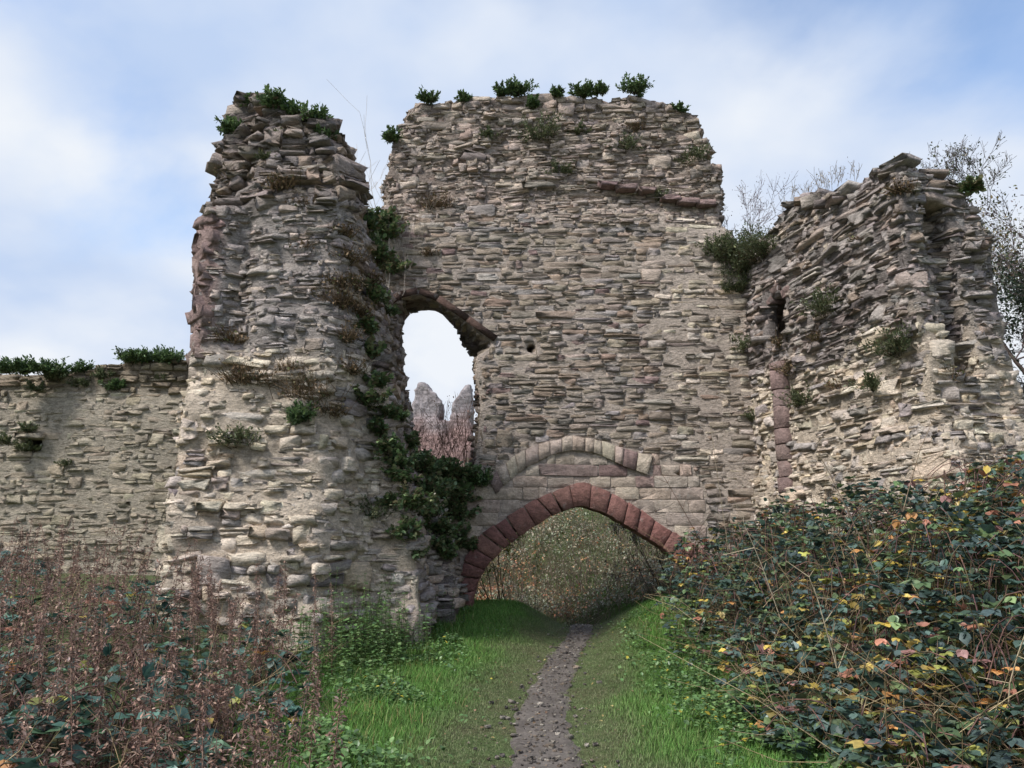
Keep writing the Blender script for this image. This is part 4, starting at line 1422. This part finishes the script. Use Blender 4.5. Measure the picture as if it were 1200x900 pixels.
# ------------------------------------------------------------------ foreground: dead weeds on the left
BROWN = [(134, 106, 94), (120, 94, 84), (146, 118, 104), (108, 86, 78), (160, 136, 120), (130, 112, 104)]
TEAL = [(62, 90, 80), (54, 80, 72), (72, 100, 88), (50, 70, 60), (78, 104, 78)]
BRAM = [(62, 82, 72), (54, 74, 64), (70, 90, 78), (50, 66, 54), (78, 98, 64), (68, 84, 80), (62, 76, 74), (84, 98, 70), (96, 112, 74), (74, 92, 84)]
AUT = [(172, 150, 72), (176, 130, 80), (148, 128, 70), (150, 104, 84), (150, 150, 80), (132, 98, 92), (178, 158, 88), (126, 114, 70), (136, 138, 72)]


def weed_clump(cx, cy, n, hmin, hmax, label, group):
    z = float(ground(cx, cy))
    t = thing('dead_weed_clump', label, 'weeds', (cx, cy, z), group)
    A, B, ra, rb, cA = [], [], [], [], []
    P, D, sz = [], [], []
    for i in range(n):
        x, y = cx + RNG.normal(0, 0.33), cy + RNG.normal(0, 0.33)
        zb = float(ground(x, y)) - 0.03
        h = RNG.uniform(hmin, hmax)
        ln = RNG.normal(0, 0.11, 2)
        pts = [np.array([x + ln[0] * h * (k / 4) ** 1.5, y + ln[1] * h * (k / 4) ** 1.5, zb + h * k / 4]) for k in range(5)]
        r0 = RNG.uniform(0.004, 0.007)
        for k in range(4):
            A.append(pts[k]); B.append(pts[k + 1]); ra.append(r0 * (1 - k * 0.2)); rb.append(r0 * (0.8 - k * 0.2) + 0.001)
        # seed branches up the stalk with dead hanging leaves
        m = int(RNG.uniform(90, 160))
        f = RNG.beta(2.0, 1.35, m)
        for q in f:
            k = min(3, int(q * 4)); e = q * 4 - k
            b = pts[k] * (1 - e) + pts[k + 1] * e
            a = RNG.uniform(0, 2 * math.pi); ll = RNG.uniform(0.02, 0.11) * (1.2 - q)
            dd = np.array([math.cos(a), math.sin(a), RNG.uniform(-0.7, 0.8)])
            A.append(b); B.append(b + dd * ll); ra.append(0.0022); rb.append(0.0014)
            P.append(b + dd * ll * RNG.uniform(0.5, 1)); D.append(dd + RNG.normal(0, 0.6, 3) - np.array([0, 0, 0.4])); sz.append(RNG.uniform(0.014, 0.042))
    add_part(t, 'stems', M_DRY, [tubes_mesh(A, B, np.array(ra), np.array(rb), pick(BROWN, len(A), 0.2))])
    nl = len(P)
    add_part(t, 'dead_leaves', M_DRY, [leaves_mesh(np.array(P), np.array(D), np.array(sz), pick(BROWN, nl, 0.28), 0.1, 0.55)])


WG = ('thicket of tall dead reddish brown weed stalks in front of the tower stump', 'dead weeds left of the path')
for (x, y) in [(-2.3, 3.6), (-2.9, 4.2), (-1.75, 4.35), (-2.4, 4.9), (-3.3, 5.0), (-1.95, 5.6), (-2.8, 5.7), (-3.7, 5.9), (-2.2, 6.6), (-3.2, 6.7), (-4.2, 6.7), (-5.0, 6.6), (-2.7, 7.6), (-3.6, 7.7), (-4.6, 7.7), (-5.6, 7.7),
               (-2.4, 8.4), (-3.3, 8.7), (-4.3, 8.8), (-5.3, 8.8), (-6.3, 8.8), (-2.9, 9.4), (-3.9, 9.6), (-5.0, 9.7), (-6.0, 9.8), (-7.0, 9.8), (-7.6, 10.8), (-6.4, 10.9)]:
    x += RNG.normal(0, 0.12); y += RNG.normal(0, 0.12)
    low = x > -2.45
    lb = 'short clump of dead brown weeds at the edge of the grass' if low else ('tall dead brown weed stalks in front of the low curtain wall' if x < -5.2 else (
        'dead brown weed stalks at the foot of the tower stump' if y > 8.2 else 'tall thicket of dead reddish brown weed stalks tangled with brambles'))
    weed_clump(x, y, 15 if y < 6 else (8 if x > -4.2 else 11), 0.5 if low else 0.75, 0.95 if low else 1.42, lb, WG[1])


LEAF_ME = {}


def leaf_variant(i):
    if i not in LEAF_ME:
        r = np.random.default_rng(100 + i)
        v = LEAF_V + r.normal(0, 0.03, LEAF_V.shape); v[:, 0] *= 1.15
        LEAF_ME[i] = mesh_from('leaf', v, LEAF_F, M_LEAF)
    return LEAF_ME[i]


def bramble(cx, cy, rx, top, n, label, group, aut, single=0, dry=30, cols=BRAM, size=0.075):
    """dome of arching stems and leaflets in threes; the largest leaves are separate parts"""
    z = float(ground(cx, cy))
    t = thing('bramble_bush', label, 'bramble', (cx, cy, z), group)
    H = top - z
    na = max(8, int(26 * rx))
    A, B = [], []
    for i in range(na):
        a = RNG.uniform(0, 2 * math.pi); rr = rx * RNG.uniform(0.4, 1.15)
        p0 = np.array([cx + RNG.normal(0, rx * .3), cy + RNG.normal(0, rx * .3), z - 0.02])
        p3 = np.array([cx + math.cos(a) * rr, cy + math.sin(a) * rr, z + H * RNG.uniform(0.25, 0.8)])
        p1 = p0 + np.array([0, 0, H * RNG.uniform(0.8, 1.3)]); p2 = (p0 + p3) / 2 + np.array([0, 0, H * 0.75])
        prev = p0
        for k in range(1, 9):
            u = k / 8
            q = p0 * (1 - u) ** 3 + 3 * p1 * u * (1 - u) ** 2 + 3 * p2 * u * u * (1 - u) + p3 * u ** 3
            A.append(prev); B.append(q); prev = q
    parts = [tubes_mesh(A, B, 0.0055, 0.005, pick([(96, 72, 70), (88, 80, 60), (110, 84, 74)], len(A), .15))]
    if dry:
        q = np.c_[cx + RNG.normal(0, rx * .6, dry), cy + RNG.normal(0, rx * .6, dry), np.full(dry, z) + H * RNG.uniform(0.1, 0.6, dry)]
        e = RNG.normal(0, 1, (dry, 3)) * np.array([1, 1, 0.5]) + np.array([0, -0.3, 0.9])
        E = q + e * RNG.uniform(0.2, 0.5, (dry, 1))
        m_ = (q + E) / 2 + RNG.normal(0, 0.05, q.shape)
        E = E - np.array([0, 0, 0.12]) * RNG.random((dry, 1))
        dc = pick(STRAW + DRYS, dry, .15)
        parts += [tubes_mesh(q, m_, 0.0032, 0.0026, dc), tubes_mesh(m_, E, 0.0026, 0.0016, dc)]
    add_part(t, 'stems', M_BARK, parts)
    # trifoliate leaves
    nt_ = n // 3
    a = RNG.uniform(0, 2 * math.pi, nt_); u = RNG.uniform(0, 1, nt_) ** 0.5
    hz = np.sqrt(np.clip(1 - (u * 0.93) ** 2, 0, 1))
    X = cx + np.cos(a) * u * rx * 1.1; Y = cy + np.sin(a) * u * rx * 1.1
    bumpy = 1 + 0.22 * fbm(X, Y, 0, 2.2, 3, 83)
    fr = 1 - np.abs(RNG.normal(0, 0.16, nt_))
    gz = ground(X, Y)
    Z = gz + (H * hz * bumpy * fr).clip(0.04)
    low = RNG.random(nt_) < 0.35
    Z = np.where(low, gz + (Z - gz) * RNG.uniform(0.15, 1, nt_), Z)
    C0 = np.stack([X, Y, Z], 1)
    outd = np.c_[np.cos(a) * u, np.sin(a) * u, np.zeros(nt_)] + np.array([0, -0.45, 0.05]) + RNG.normal(0, 0.35, (nt_, 3))
    P, D = [], []
    for k, da in enumerate((-1.05, 0, 1.05)):
        ca, sa = math.cos(da), math.sin(da)
        d = np.c_[outd[:, 0] * ca - outd[:, 1] * sa, outd[:, 0] * sa + outd[:, 1] * ca, outd[:, 2] - 0.1]
        P.append(C0); D.append(d)
    P, D = np.concatenate(P), np.concatenate(D)
    isa = RNG.random(nt_) < (aut * np.clip(0.8 + 1.8 * fbm(X, Y, Z, 1.3, 2, 84), 0.1, 2.5))
    c3 = np.where(isa[:, None], pick(AUT, nt_, 0.18), pick(cols, nt_, 0.28)) * 1.25
    C = np.concatenate([c3] * 3) * np.exp(RNG.normal(0, .08, (3 * nt_, 1)))
    sz = np.tile(size * RNG.uniform(0.6, 1.35, nt_), 3) * RNG.uniform(0.85, 1.15, 3 * nt_)
    base = np.array([cx, cy, z])
    if single:
        dd = np.linalg.norm(P - CAMP, axis=1)
        vis = (P - base) @ np.array([0, -0.6, 0.8]) + RNG.normal(0, 0.05, len(P))
        score = sz / dd + 0.004 * vis
        order = np.argsort(-score)
        Ms = frames(D, flat=0.5)
        for i in order[:single]:
            o = obj('leaf', leaf_variant(int(RNG.integers(8))), t)
            m4 = np.eye(4); m4[:3, :3] = Ms[i] * sz[i]; m4[:3, 3] = P[i] - base
            o.matrix_basis = Matrix(m4.tolist()); o.color = (float(C[i, 0]), float(C[i, 1]), float(C[i, 2]), 1)
        keepi = order[single:]
        P, D, C, sz = P[keepi], D[keepi], C[keepi], sz[keepi]
    add_part(t, 'small_leaves', M_LEAF, [leaves_mesh(P, D, sz, C, 0.5, 1.1)], kind='stuff')


def canopy(x, y):
    """top of the bramble bank on the right"""
    return float(ground(x, y)) + 0.55 + 0.55 * float(S(2.3, 4.2, x))


BR = ('bramble bush with teal green and turning yellow leaves on the bank beside the passage wall', 'brambles right of the path')
spots = [(2.55, 5.2, .45, 0.55), (3.2, 4.9, .6, 0.7), (2.3, 6.2, .4, .5), (2.9, 6.0, .6, .9), (3.7, 5.8, .7, 1.25), (2.5, 7.2, .5, .75), (3.2, 7.0, .65, 1.25), (4.1, 6.9, .75, 1.7), (5.0, 6.8, .8, 2.2),
         (2.65, 8.4, .5, .95), (3.4, 8.2, .65, 1.5), (4.3, 8.0, .75, 2.0), (5.3, 8.0, .8, 2.45), (2.75, 9.8, .55, 1.25), (3.5, 9.6, .7, 1.75), (4.5, 9.3, .8, 2.2), (5.6, 9.2, .85, 2.6), (6.5, 9.3, .8, 2.85),
         (2.75, 11.2, .55, 1.5), (3.5, 11.2, .7, 1.95), (4.5, 10.7, .8, 2.3), (2.85, 12.6, .5, 1.75), (3.5, 12.8, .65, 2.05), (4.2, 12.4, .6, 2.25), (6.1, 7.6, .8, 2.7), (7.2, 9.4, .8, 2.9), (4.55, 13.4, .5, 2.1)]
for i, (x, y, r, top) in enumerate(spots):
    near = y < 9
    lb = 'bramble bush growing up round the right foot of the red arch' if y > 10.9 else ('bramble bush against the foot of the broken passage wall' if y > 8.9 else (
        'low bramble bush spilling onto the grass beside the path' if x < 3.3 else 'tall bramble bush with yellow and orange leaves on the bank'))
    bramble(x, y, r, top, int(1300 * (r / 0.7) ** 1.5), lb, BR[1], aut=0.22 if y < 9.5 else 0.11, single=100 if near else 40, dry=75, size=0.08)

BL = ('low bramble bush with dull teal leaves among the dead weeds', 'brambles among the dead weeds')
for i, (x, y, r, top) in enumerate([(-2.5, 3.9, .5, .62), (-3.3, 4.5, .6, .7), (-1.9, 4.7, .4, .55), (-2.6, 5.3, .6, .75), (-3.6, 5.6, .6, .85), (-2.1, 6.2, .45, .6), (-3.0, 6.6, .6, .9), (-4.2, 6.4, .6, .9), (-2.4, 7.6, .45, .7),
                                    (-3.6, 8.0, .6, 1.1), (-5.0, 7.8, .6, 1.1), (-2.7, 9.0, .45, .8), (-4.4, 9.2, .6, 1.2), (-6.2, 9.2, .6, 1.3), (-6.6, 10.6, .6, 1.5)]):
    bramble(x, y, r, top, int(300 * (r / 0.6) ** 1.5), BL[0] if y < 6.3 else 'bramble bush with dull teal leaves between dead weeds and tower stump', BL[1], aut=0.05, single=60 if y < 8 else 20, dry=30, cols=TEAL, size=0.095)

# ------------------------------------------------------------------ ground cover and grass
GRASS = [(98, 144, 64), (88, 132, 58), (110, 150, 72), (80, 118, 54), (122, 142, 80)]
WORN = [(122, 132, 92), (110, 124, 80), (134, 134, 102), (100, 118, 74)]


def scatter(n, x0, x1, y0, y1):
    x = RNG.uniform(x0, x1, n); y = y0 + (y1 - y0) * RNG.random(n)
    return x, y


nG = 460000
# denser towards the viewer
y = 3.2 + (21.5 - 3.2) * RNG.random(nG) ** 1.25
x = path_x(y) + RNG.uniform(-3.3, 3.3, nG)
sdist = np.abs(x - path_x(y))
wv = path_w(y) * 0.5
patch = fbm(x, y, 0, 1.5, 3, 91)
dens = S(0.45, 1.15, sdist / wv + 0.6 * patch)
inb = (x > -2.6) & (x < 3.1)
k = (RNG.random(nG) < dens) & inb
x, y, sdist, wv, patch = x[k], y[k], sdist[k], wv[k], patch[k]
lush = S(0.5, 1.35, sdist + 0.35 * patch)
hgt = (0.016 + 0.046 * lush) * RNG.uniform(0.6, 1.5, len(x))
gcol = pick(WORN, len(x), 0.15) * (1 - lush[:, None]) + pick(GRASS, len(x), 0.18) * lush[:, None]
gcol *= (1 + 0.22 * fbm(x, y, 3, 0.9, 3, 92))[:, None]
P = np.c_[x, y, ground(x, y) - 0.004]
v, f, c = blades_mesh(P, hgt, RNG.uniform(0.004, 0.0075, len(x)), RNG.uniform(0.5, 2.4, len(x)), gcol)
o = obj('grass', mesh_from('grass', v, f, M_GRASS, c), kind='stuff')
o['label'] = 'short green grass on both sides of the path'; o['category'] = 'grass'

# tufts of longer grass and leafy herbs along the verges
parts = []
for sgn, xe in ((-1, -1.75), (1, 2.15)):
    n = 9000
    y = 4.2 + 10.5 * RNG.random(n) ** 1.2
    x = path_x(y) * 0.35 + xe + 0.25 + RNG.normal(0, 0.28, n)
    cl = fbm(x, y, 1, 2.4, 2, 95)
    k = cl > -0.1
    x, y, cl = x[k], y[k], cl[k]
    parts.append(blades_mesh(np.c_[x, y, ground(x, y) - 0.005], RNG.uniform(0.06, 0.19, len(x)), RNG.uniform(0.005, 0.010, len(x)), RNG.uniform(0.6, 2.4, len(x)), pick(GRASS + [(140, 132, 84)], len(x), 0.2)))
v, f, c = merge(parts)
o = obj('verge_grass', mesh_from('verge_grass', v, f, M_GRASS, c), kind='stuff')
o['label'] = 'longer tufted grass along the edges of the brambles'; o['category'] = 'grass'

parts = []
HERB = [(100, 132, 76), (88, 120, 70), (114, 142, 86), (80, 108, 64)]
for sgn, xe, n in ((-1, -1.35, 13000), (1, 1.95, 15000)):
    y = 4.2 + 10.3 * RNG.random(n) ** 1.2
    x = path_x(y) * 0.45 + xe + RNG.normal(0, 0.3, n)
    cl = fbm(x, y, 1, 1.6, 2, 97)
    k = cl > (0.0 if sgn < 0 else -0.12)
    x, y, cl = x[k], y[k], cl[k]
    z = ground(x, y) + RNG.uniform(0.02, 0.26 if sgn > 0 else 0.2, len(x)) * S(-0.15, 0.45, cl)
    cc = pick(HERB, len(x), 0.2)
    ya = RNG.random(len(x)) < (0.05 if sgn > 0 else 0.02)
    cc[ya] = pick([(190, 176, 70), (176, 160, 60)], ya.sum(), 0.1)
    d = RNG.normal(0, 1, (len(x), 3)) * np.array([1, 1, 0.35])
    parts.append(leaves_mesh(np.c_[x, y, z], d, RNG.uniform(0.03, 0.065, len(x)), cc, 0.6, 1.0))
v, f, c = merge(parts)
o = obj('ground_cover', mesh_from('ground_cover', v, f, M_LEAF, c), kind='stuff')
o['label'] = 'low leafy nettles and herbs on the verges'; o['category'] = 'ground cover'

def nettle(cx, cy, n, h, label, group):
    z = float(ground(cx, cy))
    t = thing('nettle_clump', label, 'nettles', (cx, cy, z), group)
    A, B, P, D, sz = [], [], [], [], []
    for i in range(n):
        x, y = cx + RNG.normal(0, 0.2), cy + RNG.normal(0, 0.2)
        p0 = np.array([x, y, float(ground(x, y)) - 0.02]); hh = h * RNG.uniform(0.5, 1.1)
        p1 = p0 + np.array([RNG.normal(0, .12) * hh, RNG.normal(-.1, .12) * hh, hh])
        A.append(p0); B.append(p1)
        for k in np.linspace(0.25, 1, 8):
            a = RNG.uniform(0, 3.14)
            for j in (0, 3.14):
                P.append(p0 + (p1 - p0) * k); D.append((math.cos(a + j), math.sin(a + j), RNG.uniform(-.3, .3))); sz.append(RNG.uniform(.04, .085) * (1.2 - .4 * k))
    add_part(t, 'stems', M_LEAF, [tubes_mesh(A, B, .004, .003, pick([(96, 112, 66)], len(A), .15))])
    add_part(t, 'foliage', M_LEAF, [leaves_mesh(np.array(P), np.array(D), np.array(sz), pick(HERB + [(84, 112, 72), (112, 132, 88)], len(P), .2), .6, .9)])


for (x, y, n, h) in ((-2.0, 9.6, 16, .55), (-1.75, 10.2, 18, .6), (-2.3, 10.3, 18, .8), (-1.9, 10.9, 18, .75), (-1.6, 11.5, 18, .65), (-2.0, 11.7, 16, .9), (-1.5, 12.3, 18, .7), (-1.75, 12.9, 16, .8), (-1.25, 13.2, 14, .55), (-1.6, 9.0, 12, .4), (-1.9, 8.3, 12, .45), (-2.6, 9.9, 14, .8), (-1.85, 10.55, 22, 1.0), (-1.55, 10.9, 20, .8), (-2.2, 10.75, 18, 1.1), (-1.7, 11.9, 20, 1.0)):
    nettle(x, y, n, h, 'green nettle clump at the foot of the tower stump', 'nettles below the tower stump')
for (x, y, n, h) in ((2.1, 8.2, 12, .4), (2.2, 9.3, 14, .5), (2.3, 10.5, 14, .5), (2.0, 7.0, 12, .35), (1.95, 6.0, 12, .32), (2.35, 11.8, 14, .5)):
    nettle(x, y, n, h, 'low green nettle clump between grass and brambles', 'nettles along the brambles')

# gravel on the path
n = 1500
y = 3.0 + 13.5 * RNG.random(n) ** 1.2
x = path_x(y) + RNG.normal(0, 0.30, n) * path_w(y)
sv, sf = VAR['cobble'][0]
vs, fs, cs2, kk = [], [], [], 0
gc = pick([(150, 142, 132), (128, 120, 112), (170, 162, 150), (108, 102, 98), (140, 126, 112)], n, 0.2)
for i in range(n):
    sv, sf = VAR['cobble'][i % 12]
    r = RNG.gamma(1.3, 0.006) + 0.004
    M = np.array(Matrix.Rotation(RNG.uniform(0, 6.28), 3, 'Z')) @ np.array(Matrix.Rotation(-1.57 + RNG.normal(0, .2), 3, 'X'))
    vs.append((sv * np.array([r * 2, r * 0.9, r * 1.5])) @ M.T + np.array([x[i], y[i], float(ground(x[i], y[i])) + 0.016])); fs.append(sf + kk); cs2.append(np.repeat(gc[i][None], len(sv), 0)); kk += len(sv)
o = obj('gravel', mesh_from('gravel', np.concatenate(vs), np.concatenate(fs), M_DRESSED, np.concatenate(cs2)), kind='stuff')
o['label'] = 'small stones scattered over the trodden path'; o['category'] = 'gravel'

# fallen leaves
n = 240
y = 4 + 12 * RNG.random(n) ** 1.3; x = path_x(y) + RNG.normal(0, 1.1, n)
v, f, c = leaves_mesh(np.c_[x, y, ground(x, y) + RNG.uniform(0.02, 0.05, n)], RNG.normal(0, 1, (n, 3)) * np.array([1, 1, .2]), RNG.uniform(.02, .045, n), pick([(128, 108, 80), (112, 92, 70), (150, 134, 88), (134, 108, 88)], n, .2), 0.7, 1.0)
o = obj('fallen_leaves', mesh_from('fallen_leaves', v, f, M_DRY, c), kind='stuff')
o['label'] = 'fallen brown and yellow leaves on grass and path'; o['category'] = 'leaves'

# bramble covered bank behind the arch
n = 62000
x = RNG.uniform(-3.5, 7.5, n); y = 18.4 + 11 * RNG.random(n)
z = ground(x, y) + RNG.uniform(0, 1, n) ** 0.6 * (0.08 + 0.75 * S(-0.35, 0.45, fbm(x, y, 0, 1.0, 4, 101)))
w = fbm(x, y, 2, 0.6, 3, 102)
warm = S(-0.15, 0.45, w - 0.16 * (x - 1.0) + 0.05 * (y - 22))
cc = pick([(146, 154, 128), (134, 144, 116), (152, 154, 132), (168, 152, 126), (156, 142, 124)], n, 0.14)
aw = RNG.random(n) < (0.6 * warm + 0.10) * 2 * S(-0.2, 0.35, fbm(x, y, 7, 1.5, 3, 103))
cc *= (1 + 0.35 * fbm(x, y, 5, 1.2, 3, 104))[:, None]
cc[aw] = pick([(220, 156, 116), (206, 138, 104), (200, 168, 124), (228, 180, 132), (190, 132, 108)], aw.sum(), .2)
parts = [leaves_mesh(np.c_[x, y, z], RNG.normal(0, 1, (n, 3)) + np.array([0, -0.6, 0.2]), RNG.uniform(0.03, 0.08, n), cc, 0.5, 1.0)]
m = 3500
x = RNG.uniform(-3, 7, m); y = 18.2 + 6 * RNG.random(m)
A = np.c_[x, y, ground(x, y)]
parts.append(tubes_mesh(A, A + np.c_[RNG.normal(0, .25, m), RNG.normal(-.1, .2, m), RNG.uniform(.2, .85, m)], 0.006, 0.003, pick([(160, 146, 128), (128, 112, 98), (112, 96, 90)], m, .15)))
v, f, c = merge(parts)
o = obj('bank_undergrowth', mesh_from('bank_undergrowth', v, f, M_LEAF, c), kind='stuff')
o['label'] = 'tangled autumn undergrowth on the bank behind the arch'; o['category'] = 'undergrowth'

twig_shrub('leafy_bush', 'yellow green bush just behind the left side of the arch', 'bush', (-0.35, 17.3, float(ground(-0.35, 17.3))), 9, 1.5, (84, 74, 60), leaf=[(120, 128, 62), (96, 108, 56), (140, 136, 70)], nleaf=1600, spread=0.5, r0=0.012, depth=3, base_sp=0.25, leaf_size=0.07)
twig_shrub('leafy_bush', 'dark twiggy bush just behind the right side of the arch', 'bush', (3.6, 17.6, float(ground(3.6, 17.6))), 9, 1.7, (84, 72, 70), leaf=[(80, 84, 66), (100, 88, 78)], nleaf=1000, spread=0.5, r0=0.012, depth=3, base_sp=0.3, leaf_size=0.06)

# tall bleached stems and seed stalks in the foreground
ST = ('bleached dead stem sticking out of the brambles', 'bleached stems in the brambles')
for (x, y, h, lx, col) in [(3.05, 5.3, 1.15, 0.28, (186, 170, 140)), (2.7, 6.6, 1.3, -0.22, (190, 176, 146)), (3.6, 7.4, 2.2, -0.35, (150, 132, 112)), (3.0, 8.6, 1.7, -0.3, (190, 176, 150)), (3.2, 11.5, 2.6, -0.45, (120, 98, 84)), (3.45, 12.5, 3.0, -0.1, (176, 160, 136)), (4.0, 8.8, 2.3, 0.3, (160, 140, 118)), (4.6, 7.2, 2.6, 0.1, (150, 126, 108)), (2.45, 5.9, .7, .2, (190, 176, 140))]:
    z = float(ground(x, y))
    t = thing('dead_plant', ST[0], 'stem', (x, y, z), ST[1])
    pts = [np.array([x + lx * h * (k / 7) ** 1.4, y - 0.1 * h * (k / 7), z - 0.02 + h * (k / 7)]) + RNG.normal(0, .008, 3) for k in range(8)]
    A = pts[:-1]; B = pts[1:]
    A2, B2 = [], []
    for k in range(3, 8):
        for _ in range(2):
            A2.append(pts[k]); B2.append(pts[k] + RNG.normal(0, 1, 3) * np.array([.12, .12, .08]) + np.array([0, 0, .08]))
    add_part(t, 'stalk', M_DRY, [tubes_mesh(A, B, np.linspace(.009, .005, 7), np.linspace(.0085, .004, 7), pick([col], 7, .05))])
    add_part(t, 'side_twigs', M_DRY, [tubes_mesh(A2, B2, .0035, .002, pick([col], len(A2), .1))])
